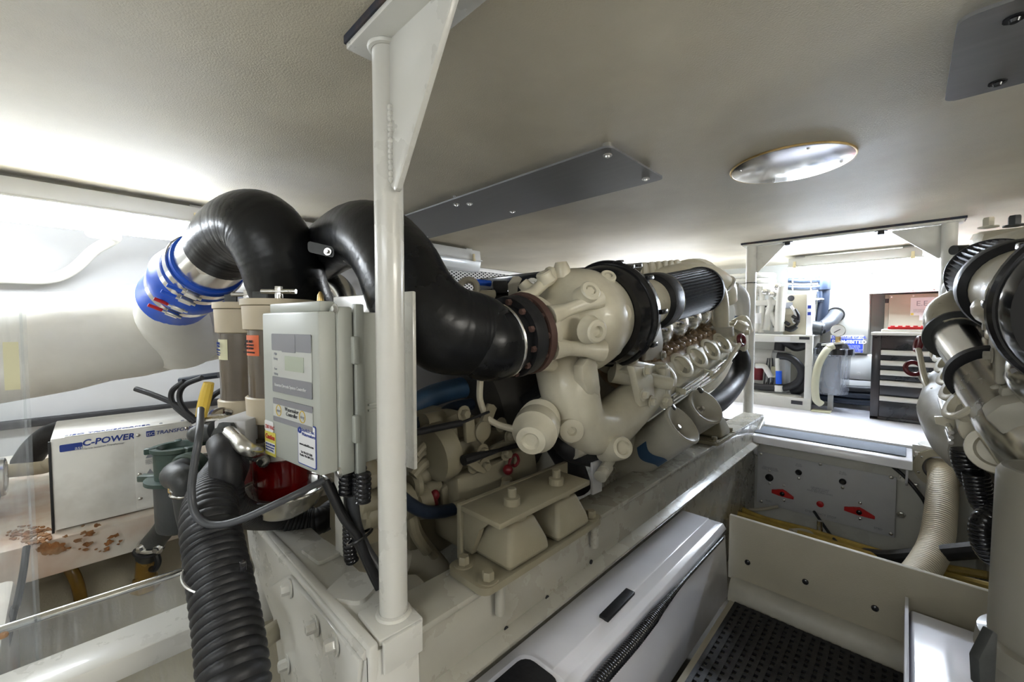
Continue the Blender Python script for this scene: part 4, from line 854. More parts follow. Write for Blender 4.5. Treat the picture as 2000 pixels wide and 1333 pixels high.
part(B().prism([ep(*q, .42) for q in ((902, 820), (920, 815), (925, 860), (905, 865))], e1.d(.02, 0, 0), .006), 'lever_bracket', 'dusty_cream', gb)
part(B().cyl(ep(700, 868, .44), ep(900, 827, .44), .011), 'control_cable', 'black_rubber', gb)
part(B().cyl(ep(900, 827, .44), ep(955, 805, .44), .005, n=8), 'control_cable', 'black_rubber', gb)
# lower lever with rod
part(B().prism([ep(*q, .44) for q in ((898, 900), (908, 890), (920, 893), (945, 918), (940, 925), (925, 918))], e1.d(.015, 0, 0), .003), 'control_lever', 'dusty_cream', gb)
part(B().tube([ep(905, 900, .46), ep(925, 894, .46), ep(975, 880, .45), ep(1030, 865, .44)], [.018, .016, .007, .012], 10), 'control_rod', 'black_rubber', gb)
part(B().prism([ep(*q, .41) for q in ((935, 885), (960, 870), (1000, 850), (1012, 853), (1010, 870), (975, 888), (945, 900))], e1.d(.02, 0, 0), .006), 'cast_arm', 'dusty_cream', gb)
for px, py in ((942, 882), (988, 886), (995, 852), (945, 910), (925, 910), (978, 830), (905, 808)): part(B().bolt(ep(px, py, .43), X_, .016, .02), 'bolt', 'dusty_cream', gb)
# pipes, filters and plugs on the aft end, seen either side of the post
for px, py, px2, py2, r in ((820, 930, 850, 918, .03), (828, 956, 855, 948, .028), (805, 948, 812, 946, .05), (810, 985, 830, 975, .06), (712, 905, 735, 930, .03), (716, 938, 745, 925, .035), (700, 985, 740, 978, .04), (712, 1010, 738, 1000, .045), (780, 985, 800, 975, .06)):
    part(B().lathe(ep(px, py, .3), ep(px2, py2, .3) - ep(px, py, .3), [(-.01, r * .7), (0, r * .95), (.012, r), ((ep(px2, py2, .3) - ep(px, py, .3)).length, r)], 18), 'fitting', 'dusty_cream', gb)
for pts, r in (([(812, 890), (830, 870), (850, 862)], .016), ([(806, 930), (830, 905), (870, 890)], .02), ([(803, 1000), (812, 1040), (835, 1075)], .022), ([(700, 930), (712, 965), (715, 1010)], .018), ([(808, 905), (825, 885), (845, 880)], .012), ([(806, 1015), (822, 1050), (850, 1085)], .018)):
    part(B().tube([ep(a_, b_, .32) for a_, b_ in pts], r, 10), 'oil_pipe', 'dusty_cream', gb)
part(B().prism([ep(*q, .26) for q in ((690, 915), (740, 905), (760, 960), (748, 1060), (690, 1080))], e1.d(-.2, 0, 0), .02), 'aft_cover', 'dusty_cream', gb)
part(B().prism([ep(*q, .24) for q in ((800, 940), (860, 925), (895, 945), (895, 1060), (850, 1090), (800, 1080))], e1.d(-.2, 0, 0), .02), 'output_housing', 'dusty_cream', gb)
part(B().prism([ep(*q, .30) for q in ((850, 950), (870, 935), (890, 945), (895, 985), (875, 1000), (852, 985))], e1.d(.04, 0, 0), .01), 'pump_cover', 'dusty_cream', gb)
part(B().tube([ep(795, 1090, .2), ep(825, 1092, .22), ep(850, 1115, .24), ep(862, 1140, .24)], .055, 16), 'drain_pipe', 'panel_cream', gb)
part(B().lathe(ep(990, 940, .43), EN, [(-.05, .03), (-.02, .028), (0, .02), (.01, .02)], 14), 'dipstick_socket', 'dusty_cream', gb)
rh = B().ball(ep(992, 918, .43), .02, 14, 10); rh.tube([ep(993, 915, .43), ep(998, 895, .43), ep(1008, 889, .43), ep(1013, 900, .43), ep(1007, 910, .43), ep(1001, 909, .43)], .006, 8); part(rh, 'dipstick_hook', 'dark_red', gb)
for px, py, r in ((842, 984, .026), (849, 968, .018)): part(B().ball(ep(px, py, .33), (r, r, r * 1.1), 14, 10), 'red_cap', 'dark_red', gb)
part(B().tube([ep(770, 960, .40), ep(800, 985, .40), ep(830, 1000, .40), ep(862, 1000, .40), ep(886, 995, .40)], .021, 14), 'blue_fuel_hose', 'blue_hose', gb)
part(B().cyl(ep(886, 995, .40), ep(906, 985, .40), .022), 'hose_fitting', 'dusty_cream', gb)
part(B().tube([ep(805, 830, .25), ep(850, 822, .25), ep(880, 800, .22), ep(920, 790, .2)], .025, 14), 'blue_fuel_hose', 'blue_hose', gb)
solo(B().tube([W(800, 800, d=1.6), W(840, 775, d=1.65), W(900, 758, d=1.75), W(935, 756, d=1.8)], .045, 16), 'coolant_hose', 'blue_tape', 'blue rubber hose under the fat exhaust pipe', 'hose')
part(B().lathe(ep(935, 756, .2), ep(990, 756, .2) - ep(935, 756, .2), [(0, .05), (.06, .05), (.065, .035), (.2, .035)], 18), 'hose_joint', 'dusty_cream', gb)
b = B(); b.lathe(e1.p(0, .12, -.08), EA, [(0, .30), (.02, .36), (.22, .40), (.235, .40)], 40); part(b, 'bell_housing', 'shade_dark', gb)  # shade of the pipes is put into this part's dark colour
# fittings above the fat pipe (turbo oil feed)
of = thing('oil_feed_assembly', W(930, 560, d=2.0), 'cluster of oil feed fittings above the fat exhaust pipe', 'fittings')
part(B().torus(W(914, 565, d=1.85), V((.5, -.8, .1)), .042, .016, 28, 10), 'lifting_eye', 'engine_grey', of)
part(B().cyl(W(925, 575, d=1.85), W(965, 575, d=1.9), .02), 'union', 'engine_cream', of)
part(B().box(W(977, 562, d=1.95), (.07, .06, .06), rotz(44), .01), 'valve_block', 'black_rubber', of)
part(B().cyl(W(926, 551, d=1.95), W(957, 554, d=2.0), .015), 'blue_lever', 'blue_silicone', of)
part(B().tube([W(850, 545, d=1.7), W(870, 555, d=1.72), W(905, 580, d=1.75)], [.022, .03, .022], 12), 'rusty_rod', 'engine_brown', of)
part(B().prism([W(*q, d=1.95) for q in ((992, 555), (1002, 540), (1008, 545), (1000, 560), (998, 580), (993, 580))], (.02, .02, 0), .003), 'lever_arm', 'engine_grey', of)
part(B().tube([W(940, 590, d=1.9), W(960, 585, d=1.95), W(1000, 580, d=2.0), W(1040, 560, d=2.0)], .03, 12), 'oil_pipe', 'black_rubber', of)
part(B().box(W(1050, 560, d=1.9), (.08, .06, .07), rotz(30), .015), 'feed_block', 'engine_cream', of)
for px, py in ((1040, 558), (1068, 565)): part(B().bolt(W(px, py, d=1.84), V((.6, -.8, 0)), .02, .02), 'bolt', 'engine_cream', of)
# ================================================================ CONTROLLER
cyaw = 6.6; cu = rotz(cyaw) @ X_; cv = rotz(cyaw) @ Y_              # width and depth directions
BR = W(627, 932, d=.98); TR = W(627, 608, d=.98); Wd = .312; Hh = TR.z - BR.z; fr = V((BR.x, BR.y, 0))
def CP(u, h, v=0.): return V((BR.x, BR.y, BR.z)) - cu * u + Z_ * h + cv * v    # u: left of the right edge, h: up, v: back
ct = thing('controller_box', CP(Wd / 2, 0, .1), 'pale grey watermaker controller box with a display on a steel post', 'control box')
def cbox(u0, u1, h0, h1, v0, v1, bev): return B().box(CP((u0 + u1) / 2, (h0 + h1) / 2, (v0 + v1) / 2), (abs(u1 - u0), abs(v1 - v0), abs(h1 - h0)), axes(cu, cv, Z_), bev)
dr = part(cbox(0, Wd, 0, Hh, 0, .045, .006), 'door', 'control_grey', ct)
part(cbox(-.008, Wd - .004, -.012, Hh + .012, .045, .085, .006), 'door_frame', 'control_grey', ct)
part(cbox(.002, Wd - .01, .0, Hh + .0, .085, .20, .006), 'enclosure', 'control_grey', ct)
part(cbox(.03, Wd - .002, Hh + .0, Hh + .026, .02, .06, .004), 'top_hinge_rail', 'control_grey', ct)
part(cbox(-.016, .004, -.02, Hh + .02, .088, .112, .004), 'side_flange', 'control_grey', ct)
for h in (.10, .30): part(cbox(-.022, -.002, h - .035, h + .035, .078, .094, .004), 'hinge_tab', 'control_grey', ct)
part(B().bolt(CP(.004, Hh + .006, .045), -cv, .008, .006), 'screw', 'steel', ct); part(B().bolt(CP(-.004, -.002, .045), -cv, .008, .006), 'screw', 'steel', ct)
for h in (.135, .15): part(cbox(-.004, .004, h, h + .006, .13, .18, .001), 'vent_rib', 'control_grey', ct)
def cpl(u0, u1, h0, h1, t, rad, v=-.0005): return B().plate(CP((u0 + u1) / 2, (h0 + h1) / 2, v), cu, Z_, abs(u1 - u0), abs(h1 - h0), t, rad)
def hy(px, py): v = W(px, py, d=1.); n = cv; t = (CP(0, 0) .dot(n)) / v.dot(n); p = v * t; return ((CP(0, 0) - p).dot(cu), p.z - BR.z)
ua, ha = hy(532, 655); ub, hb_ = hy(609, 655); ot = hy(570, 653)[1]; ob = hy(570, 772)[1]
ov = part(cpl(ua, ub, ob, ot, .0015, .006), 'overlay', 'overlay_light', dr)
part(cpl(ua, ub, ot - .045, ot, .0022, .004), 'overlay_header', 'overlay_grey', ov)
part(cpl(ua, ub, ob, ob + .042, .0022, .004), 'overlay_footer', 'overlay_grey', ov)
part(cpl(ua - .06, ub + .08, ot - .048, ot - .002, .0028, .004), 'overlay_window', 'overlay_grey', ov)
uw, hw = hy(578, 712)
part(cpl(uw + .055, uw - .045, hw - .019, hw + .019, .0028, .002), 'display', 'lcd', ov)
bo = part(cpl(ua, ub, hy(570, 830)[1] - .003, hy(570, 785)[1], .0015, .006), 'button_panel', 'overlay_light', dr)
h0, h1 = hy(570, 830)[1] - .003, hy(570, 785)[1]
part(cpl(ua, ub, h1 - .016, h1, .0022, .003), 'button_band', 'overlay_grey', bo); part(cpl(ua, ub, h0, h0 + .014, .0022, .003), 'button_band', 'overlay_grey', bo)
for px in (546, 592):
    u, h = hy(px, 800 if px < 570 else 808); part(B().torus(CP(u, (h0 + h1) / 2, -.002), cv, .0145, .0014, 24, 6), 'button_ring', 'yellow_handle', bo)
    text('lettering', 'start' if px < 570 else 'stop', .012, CP(u + .011, (h0 + h1) / 2 - .004, -.0024), cu, Z_, 'ink_grey', bo)
text('lettering', 'Reverse Osmosis System Controller', .0118, CP(ua - .014, ob + .016, -.003), cu, Z_, 'sticker_white', ov)
text('lettering', ['Watermaker', 'Controller'], .0145, CP((ua + ub) / 2, (h0 + h1) / 2 + .004, -.0022), cu, Z_, 'ink_black', bo, 'CENTER', .85)
text('lettering', ['High', 'Salinity', '', 'Low', 'Salinity'], .0085, CP(ua - .022, hw + .02, -.0022), cu, Z_, 'ink_grey', ov, 'CENTER', 1.6)
u0, hh0 = hy(537, 862)
y_st = part(cpl(Wd - .006, Wd - .072, hh0 - .045, hh0 + .022, .0012, .003), 'caution_sticker', 'sticker_yellow', dr)
part(cpl(Wd - .006, Wd - .06, hh0 + .022, hh0 + .052, .0012, .006), 'voltage_sticker', 'sticker_white', dr)
part(cpl(Wd - .010, Wd - .068, hh0 - .036, hh0 - .008, .0018, .001), 'caution_text_box', 'sticker_white', y_st)
text('lettering', '230 VAC', .015, CP(Wd - .011, hh0 + .030, -.002), cu, Z_, 'ink_red', dr)
text('lettering', 'Caution', .018, CP(Wd - .011, hh0 + .002, -.002), cu, Z_, 'ink_red', y_st, bold=.0004)
text('lettering', ['SHOCK HAZARD', 'disconnect power', 'before servicing'], .0075, CP(Wd - .012, hh0 - .016, -.0025), cu, Z_, 'ink_blue', y_st)
us, hs = hy(607, 890)
sr = part(cpl(us + .062, us - .030, .012, .118, .0012, .005), 'maker_sticker', 'ink_blue', dr)
part(cpl(us + .059, us - .027, .015, .115, .0018, .004), 'sticker_face', 'sticker_white', sr)
part(B().torus(CP(us + .048, .099, -.002), cv, .006, .0028, 18, 6), 'logo_wheel', 'ink_blue', sr)
text('lettering', ['Sea-R.O., Inc.', 'Watermakers'], .0118, CP(us + .038, .098, -.0025), cu, Z_, 'ink_blue', sr, 'LEFT', .9)
text('lettering', 'www.makeh2o.com', .0088, CP(us + .016, .062, -.0025), cu, Z_, 'ink_black', sr, 'CENTER')
text('lettering', ['Tel: 954-527-5282', 'Mobile: 954-309-2775'], .0078, CP(us + .016, .042, -.0025), cu, Z_, 'ink_black', sr, 'CENTER')
# back plate and post that carry the box
part(cbox(-.098, Wd - .02, -.02, Hh + .055, .20, .212, .004), 'back_plate', 'white_paint', ct)
part(B().bolt(CP(.02, Hh + .03, .20), -cv, .009, .01), 'screw', 'steel', ct)
pc = W(655, 1080, z=-.715)
part(B().prism([(pc.x, pc.y, -.715), (pc.x + .05, pc.y + .008, -.715), (pc.x + .05, pc.y + .02, -.715), (pc.x + .012, pc.y + .015, -.715), (pc.x + .012, pc.y + .05, -.715), (pc.x, pc.y + .05, -.715)], (0, 0, .72), .002), 'angle_post', 'white_paint', ct)
part(B().plate(W(628, 1082, z=-.718), V((1, .1, 0)), V((-.1, 1, 0)), .12, .075, .012, .012), 'post_foot', 'white_paint', ct)
part(B().lathe(W(626, 590, d=1.2), Z_, [(-.03, .007), (0, .010), (.02, .008), (.03, .003)], 14), 'brass_bleed', 'brass', ct)
# cable glands and harness under the box
for i, (u, v) in enumerate(((-.02, .10), (.03, .12), (.06, .1))):
    part(B().corr([CP(u, -.015, v), CP(u, -.05, v), CP(u + .003, -.09, v)], .017, .012, .16, 14), 'cable_gland', 'black_plastic', ct)
hn = [([(688, 968), (694, 1020), (712, 1070), (735, 1108), (748, 1140)], 'grey_hose', .016, 1.12, 'thick grey cable hanging below the controller box'),
      ([(680, 965), (684, 1010), (700, 1060), (728, 1112), (745, 1150)], 'grey_hose', .013, 1.13, 'thin grey cable hanging below the controller box'),
      ([(635, 940), (650, 972), (672, 1015), (700, 1050), (716, 1090), (742, 1145)], 'black_rubber', .011, 1.08, 'black cable slanting down from the controller box'),
      ([(645, 945), (664, 990), (688, 1035), (705, 1075), (725, 1120), (740, 1150)], 'black_rubber', .010, 1.1, 'second black cable slanting down beside the grey cables'),
      ([(690, 962), (684, 1000), (682, 1040), (684, 1085), (690, 1100)], 'black_plastic', .018, 1.24, 'black ribbed loom beside the controller post')]
for pts, m, r, d_, lab in hn:
    (solo(B().corr([W(a_, b_, d=d_) for a_, b_ in pts], r, .012, .1, 12), 'cable', m, lab, 'cable', 'cables below the controller box') if 'loom' in lab else solo(B().tube([W(a_, b_, d=d_) for a_, b_ in pts], r, 12), 'cable', m, lab, 'cable', 'cables below the controller box'))
solo(B().torus(W(703, 1050, d=1.1), V((.4, .3, -.9)), .034, .004, 24, 6), 'cable_tie', 'black_plastic', 'black cable tie around the harness below the controller box', 'cable tie')
# ================================================================ FUEL FILTERS
def fuel_filter(c, r, ytop, label, sticker):
    """c: axis (x,y), r: tube radius"""
    d = V((c[0], c[1], 0)).length; dep = V((c[0], c[1], 0)).dot(_f0)
    def zz(py): return -(py - 634.4) / FPX * dep
    th = thing('fuel_filter', (c[0], c[1], zz(ytop + 395)), label, 'filter', 'twin fuel filters')
    def lt(prof, name, m, p_=None, n=40, cap=True): return part(B().lathe((c[0], c[1], 0), Z_, prof, n, cap), name, m, p_ or th)
    z = lambda q: zz(ytop + q)
    lt([(z(0), r * 1.17), (z(-3), r * 1.2), (z(8), r * 1.2), (z(9), r * 1.17)], 'lid', 'tan_plastic')
    lt([(z(10), r * 1.15), (z(53), r * 1.12), (z(55), r * 1.02)], 'top_collar', 'tan_plastic')
    lt([(z(54), r), (z(190), r)], 'sight_tube', 'smoke_tube')
    lt([(z(180), r * 1.05), (z(182), r * 1.1), (z(228), r * 1.07), (z(230), r)], 'middle_collar', 'tan_plastic')
    lt([(z(229), r * .99), (z(262), r * .99)], 'sight_tube', 'smoke_tube')
    lt([(z(255), r * 1.08), (z(280), r * 1.08), (z(285), r * 1.0)], 'lower_collar', 'smoke_tube')
    lt([(z(284), r * .96), (z(365), r * .94), (z(378), r * .90), (z(382), r * .75)], 'bowl', 'bowl_red')
    lt([(z(300), r * .86), (z(375), r * .84), (z(378), r * .6)], 'fuel', 'red_fuel')
    lt([(z(281), r * 1.12), (z(296), r * 1.12), (z(300), r * 1.0)], 'bracket_ring', 'steel')
    part(B().bolt((c[0] + r * .85, c[1] - r * .85, z(292)), V((.7, -.7, 0)), .012, .012), 'ring_bolt', 'steel', th)
    h = B().cyl((c[0], c[1], z(0)), (c[0], c[1], z(-14)), .012); h.cyl(V((c[0], c[1], z(-20))) - _r * .055, V((c[0], c[1], z(-20))) + _r * .055, .008); h.box((c[0], c[1], z(-15)), (.02, .014, .05), rotz(44), .002)
    part(h, 't_handle', 'steel', th)
    part(B().prism([V((c[0], c[1], 0)) - _r * (r * .95) + Z_ * z(0) + _r * a_ for a_ in (0, .045)] + [V((c[0], c[1], 0)) - _r * (r * .95) + Z_ * z(-20) + _r * a_ for a_ in (.045, 0)], _f0 * .008, .001), 'vent_tab', 'strainer_grey', th)
    # wrap-round label
    m, q0, q1, a0, a1, lines, tm = sticker
    vs_, fs_ = [], []; nn = 16
    for i in range(nn + 1):
        an = math.radians(a0 + (a1 - a0) * i / nn); dd = _r * math.sin(an) - _f0 * math.cos(an)
        for zq in (z(q1), z(q0)): vs_.append(V((c[0], c[1], zq)) + dd * (r + .0012))
    for i in range(nn): fs_.append((2 * i, 2 * i + 2, 2 * i + 3, 2 * i + 1))
    k = part(B().add(vs_, fs_), 'wrap_label', m, th)
    an = math.radians((a0 + a1) / 2); dd = _r * math.sin(an) - _f0 * math.cos(an); tx = _r * math.cos(an) + _f0 * math.sin(an)
    for j, (ln, sz, off) in enumerate(lines): text('lettering', ln, sz, V((c[0], c[1], z(q0 + off))) + dd * (r + .0022) , tx, Z_, tm, k, 'CENTER')
    return th, z
f1 = W(546, 634, d=1.32); ff1, z1_ = fuel_filter((f1.x, f1.y), .0895, 590, 'front fuel filter with an orange label and a red bowl', ('sticker_orange', 64, 102, -62, -8, [('FIRE AND', .012, 14), ('SAFETY SYSTEM', .009, 20), ('FILTER SYSTEM', .009, 26), ('ONCE A YEAR AT LEAST', .007, 33)], 'ink_black'))
f2 = W(484, 634, d=1.52); ff2, z2_ = fuel_filter((f2.x, f2.y), .0895, 596, 'rear fuel filter with a yellowed label and a red bowl', ('sticker_cream', 66, 104, -85, -10, [('DIESEL FUEL', .013, 10), ('SEPARATOR', .011, 15), ('FLOW 180 GPH MAX', .008, 21), ('READ INSTRUCTIONS BEFORE', .006, 26), ('CHANGING ELEMENT', .006, 30)], 'ink_blue'))
def drip_pan(c, zt, r, label, n_=1):
    th = thing('drip_pan', (c.x, c.y, zt - .085), label, 'pan', 'steel drip pans under the fuel filters')
    part(B().lathe((c.x, c.y, zt), -Z_, [(-.004, r * 1.06), (-.006, r * 1.03), (0, r * .98), (.02, r * .93), (.05, r * .78), (.072, r * .5), (.078, .0), (.082, .0), (.078, r * .52), (.055, r * .82), (.022, r * .97), (.0, r * 1.03), (-.004, r * 1.06)], 44, False), 'bowl', 'steel', th)
    part(B().torus((c.x, c.y, zt + .004), Z_, r * 1.05, .006, 44, 8), 'rolled_rim', 'polished', th)
    part(B().cyl((c.x, c.y, zt - .08), (c.x, c.y, zt - .10), .014), 'nut', 'steel', th)
    # bracket strap that carries the pan from the filter ring
    part(B().tube([V((c.x, c.y, zt - .085)), V((c.x, c.y + .10, zt - .06)), V((c.x, c.y + .115, zt + .05)), V((c.x, c.y + .08, zt + .11))], .008, 8), 'hanger', 'steel', th)
drip_pan(f1, z1_(370), .125, 'large stainless drip pan under the front fuel filter'); drip_pan(f2, z2_(366), .105, 'smaller stainless drip pan under the rear fuel filter')
# manifold block, ball valve with yellow handle and chrome elbow feeding the filters
vb = thing('fuel_valve', W(450, 870, d=1.220), 'fuel valve block with a yellow lever and a chrome elbow', 'valve')
bc = W(455, 842, d=1.257)
part(B().box(bc + V((-.0, .05, 0)), (.092, .2, .092), rotz(44), 0.0049), 'block', 'alu_panel', vb)
part(B().lathe(W(447, 846, d=1.190), V((.55, -.8, .0)), [(0, .036), (.014, .036), (.017, .026), (.036, .024)], 6), 'hex_nut', 'strainer_grey', vb)
part(B().tube([W(447, 845, d=1.17), W(462, 858, d=1.14), W(477, 874, d=1.11), W(492, 881, d=1.13), W(512, 879, d=1.19), W(535, 873, d=1.25)], .0195, 18, 10), 'elbow_tube', 'steel', vb)
part(B().cyl(W(388, 848, d=1.220), W(418, 842, d=1.220), 0.0268), 'valve_body', 'strainer_grey', vb)
part(B().ball(W(384, 849, d=1.220), 0.0244, 14, 10), 'valve_end', 'strainer_grey', vb)
part(B().cyl(W(396, 822, d=1.244), W(440, 820, d=1.269), 0.0171), 'stem_block', 'steel', vb)
part(B().prism([W(*q, d=1.220) for q in ((391, 812), (396, 812), (396, 862), (390, 862))], _f0 * .008, .001), 'lever', 'steel', vb)
part(B().tube([W(393, 814, d=1.220), W(398, 790, d=1.220), W(404, 765, d=1.220), W(408, 748, d=1.220)], [.0145, .0165, .016, .0135], 10), 'lever_grip', 'yellow_handle', vb)
part(B().tube([W(408, 830, d=1.318), W(412, 812, d=1.366), W(430, 803, d=1.415), W(452, 806, d=1.440)], .013, 10), 'loop_tube', 'polished', vb)
part(B().tube([W(430, 866, d=1.16), W(439, 890, d=1.12), W(441, 925, d=1.11), W(443, 955, d=1.11)], [.034, .037, .039, .037], 18), 'rubber_boot', 'black_rubber', vb)
part(B().corr([W(443, 950, d=1.11), W(450, 982, d=1.12), W(478, 1004, d=1.2), W(530, 1012, d=1.4), W(600, 1008, d=1.55)], .038, .012, .06, 18), 'corrugated_hose', 'black_rubber', vb)
part(B().corr([W(560, 1018, d=1.464), W(600, 1022, d=1.488), W(630, 1015, d=1.513), W(650, 1000, d=1.586)], .045, .012, .06, 16), 'corrugated_hose', 'black_rubber', vb)
solo(B().tube([W(392, 800, d=1.06), W(389, 850, d=.97), W(380, 905, d=.95), W(374, 965, d=.94), W(384, 1008, d=.93), W(415, 1026, d=.92), W(470, 1016, d=.92), W(560, 975, d=.95), W(630, 940, d=1.02)], .0082, 14, 10), 'sense_hose', 'grey_hose', 'thin grey hose looping from the yellow valve to the controller box', 'hose')
# ================================================================ BIG CORRUGATED HOSE
pts = [W(446, 912, d=1.36), W(436, 930, d=1.26), W(418, 962, d=1.13), W(410, 1010, d=1.0), W(420, 1080, d=.94), W(435, 1160, d=.88), W(448, 1240, d=.83), W(458, 1330, d=.78), W(462, 1420, d=.75)]
bh = thing('ventilation_hose', pts[-1], 'big black ribbed hose with a painted blue reflection in the lower left foreground', 'hose')
part(B().corr(pts, [.056] * 9, .019, .085, 28), 'hose', 'black_rubber', bh)
sp = []
off = [(_r * .93 - _f0 * .38) * .0605 for _ in pts]
part(B().tube([p + o for p, o in zip(pts[2:], off[2:])], .008, 8, 12), 'blue_reflection', 'blue_tape', bh)  # blue reflection along the hose side, built as a thin coloured strip
part(B().torus(W(428, 1118, d=.905), V((.25, .2, 1)) , .0655, .003, 40, 6), 'cable_tie', 'steel', bh)
part(B().box(W(474, 1106, d=.86), (.014, .012, .02), None, .002), 'tie_lock', 'black_plastic', bh)
# ================================================================ TRANSFORMER
tf = thing('isolation_transformer', (-2.4, .1, -.755), 'white steel isolation transformer box with blue lettering', 'transformer')
TX0, TX1, TY0, TY1, TZ0, TZ1 = -2.20, -2.60, -.105, .30, -.748, -.411
part(B().bb(TX0, TX1, TY0, TY1, TZ0, TZ1, .005), 'cabinet', 'transformer_white', tf)
yp = .115
pn = part(B().bb(TX0, TX0 + .004, yp, TY1 - .004, TZ0 + .01, TZ1 - .008, .001), 'access_panel', 'transformer_white', tf)
for y in (yp + .012, TY1 - .02):
    for z in (TZ1 - .03, (TZ0 + TZ1) / 2 - .02, TZ0 + .05): part(B().screw((TX0 + .004, y, z), X_, .007), 'screw', 'steel', pn)
def tp(px, py): return W(px, py, x=TX0 + .0012)
q = tp(139, 884); part(B().plate(tp(139, 874), Y_, Z_, .058, .026, .001, .004), 'logo_block', 'ink_blue', tf)
text('lettering', 'C-POWER', .032, tp(160, 872), Y_, Z_, 'ink_blue', tf, bold=.0006, shear=.15)
text('lettering', 'Marine Isolation Transformer', .0095, tp(161, 875) + V((0, 0, -.008)), Y_, Z_, 'ink_grey', tf)
text('lettering', 'asea', .018, tp(146, 879) + V((.0012, 0, 0)), Y_, Z_, 'sticker_white', tf)
ph = tp(286, 850) + V((.004, 0, 0)); part(B().plate(ph + V((0, .012, .004)), Y_, Z_, .026, .022, .001, .002), 'logo_block', 'ink_blue', pn)
text('lettering', 'ISO', .018, ph + V((.0012, 0, -.003)), Y_, Z_, 'sticker_white', pn); text('lettering', 'TRANSFORMER', .021, ph + V((0, .028, -.004)), Y_, Z_, 'ink_blue', pn, shear=.15)
for py in (888, 922):
    c = tp(293, py) + V((.004, 0, 0)); part(B().prism([c + V((0, -.014, -.012)), c + V((0, .014, -.012)), c + V((0, 0, .014))], (.001, 0, 0)), 'warning_triangle', 'ink_grey', pn)
    text('lettering', ['CAUTION', 'HIGH', 'VOLTAGE'], .008, c + V((0, -.015, -.024)), Y_, Z_, 'ink_grey', pn, spacing=.9)
text('lettering', ['VOLTAGE', '208 - 240 V'], .010, tp(345, 862) + V((.004, 0, 0)), Y_, Z_, 'ink_grey', pn)
part(B().bb(TX0 - .05, TX0 - .002, -.07, .08, TZ1, TZ1 + .0012), 'top_sticker', 'sticker_white', tf)
text('lettering', 'ISO TRANSFORMER', .026, (TX0 - .012, -.06, TZ1 + .0018), Y_, -X_, 'ink_blue', tf, shear=.15)
for y in (-.065, .02, .1, .2, .27): part(B().screw((TX0 - .02, y, TZ1), Z_, .006), 'screw', 'ink_grey', tf)
part(B().bb(TX0 - .01, TX0 + .004, TY0 - .006, TY0 + .001, TZ0 - .006, TZ1 - .01, .001), 'edge_strip', 'black_rubber', tf)
# hoses and cables behind the transformer
th = solo(B().tube([W(50, 905, x=-2.9), W(75, 870, x=-2.85), W(105, 848, x=-2.8), W(140, 842, x=-2.75)], .05, 16), 'black_hose', 'black_rubber', 'black hose curving behind the left end of the transformer', 'hose')
solo(B().tube([V((-2.74, -.75, -.55)), W(45, 918, x=-2.70), W(102, 905, x=-2.68)], .028, 14), 'beige_pipe', 'beige_hose', 'beige pipe entering behind the transformer from the left', 'pipe')
solo(B().bb(-3.7, -3.66, -1.5, 1.8, -.60, -.55, .01), 'cable_tray', 'black_rubber', 'black cable tray along the wall behind the transformer', 'cable tray')
for pts, lab in (([(265, 760), (300, 772), (345, 792), (385, 822)], 'lowest black cable drooping from under the lagged duct'), ([(360, 745), (336, 765), (340, 792), (375, 822)], 'middle black cable looping behind the transformer'), ([(395, 738), (358, 755), (352, 785), (380, 826)], 'inner black cable looping behind the transformer'), ([(445, 755), (415, 775), (402, 800), (398, 830)], 'black cable looping behind the yellow lever')):
    solo(B().tube([W(a, b_, d=1.75) for a, b_ in pts], .011, 10), 'black_cable', 'black_rubber', lab, 'cable', 'black cables behind the transformer')
solo(B().tube([W(352, 744, d=1.85), W(390, 738, d=1.85), W(428, 733, d=1.85)], .014, 10), 'teal_cable', 'blue_hose', 'short dark teal sleeve under the lagged duct', 'cable')
mt = thing('pump_motor', (-2.55, -.33, -.755), 'dark pump motor with a steel ring left of the transformer', 'motor')
part(B().cyl((-2.55, -.26, -.62), (-2.55, -.45, -.62), .075, n=24), 'motor_body', 'black_rubber', mt); part(B().torus((-2.55, -.25, -.60), Y_, .065, .01, 30, 8), 'ring', 'steel', mt)
part(B().bb(-2.6, -2.5, -.42, -.28, -.752, -.68, .006), 'foot', 'black_rubber', mt)
# ================================================================ STRAINER
sc = W(346, 905, d=1.42); ss = thing('sea_strainer', sc + V((0, 0, -.25)), 'green bronze sea strainer with a dark bowl in front of the transformer', 'strainer')
def sl(prof, nm, m, n_=28): return part(B().lathe(sc, Z_, prof, n_), nm, m, ss)
sl([(-.05, .062), (.045, .064), (.05, .072), (.062, .072), (.062, .055), (.045, .05)], 'head', 'green_bronze')
sl([(-.235, .045), (-.225, .06), (-.21, .064), (-.06, .066), (-.05, .06)], 'bowl', 'strainer_grey')
sl([(-.056, .09), (-.044, .09)], 'flange', 'green_bronze')
for an in (20, 95, 170, 260): a = math.radians(an); part(B().box(sc + V((.07 * math.cos(a), .07 * math.sin(a), .055)), (.03, .022, .02), rotz(an), .004), 'lug', 'green_bronze', ss)
part(B().box(sc - _r * .095 + Z_ * -.052, (.07, .03, .022), rotz(44), .004), 'wing', 'green_bronze', ss); part(B().box(sc + _r * .10 + Z_ * .01, (.09, .026, .02), rotz(44), .004), 'wing', 'strainer_grey', ss)
o0 = W(352, 922, d=1.33)
part(B().lathe(o0 + _f0 * .06, -_f0, [(0, .05), (.04, .052), (.045, .045)], 24), 'outlet', 'green_bronze', ss)
part(B().tube([o0 + _f0 * .03, o0 - _f0 * .03 + _r * .01, W(362, 940, d=1.27), W(366, 975, d=1.28), W(372, 1010, d=1.3), W(385, 1050, d=1.32)], [.040, .041, .040, .036, .036, .036], 18), 'outlet_hose', 'strainer_grey', ss)
for py in (952, 962): part(B().torus(W(365, py, d=1.278), Z_, .038, .006, 28, 6), 'hose_clamp', 'steel', ss)
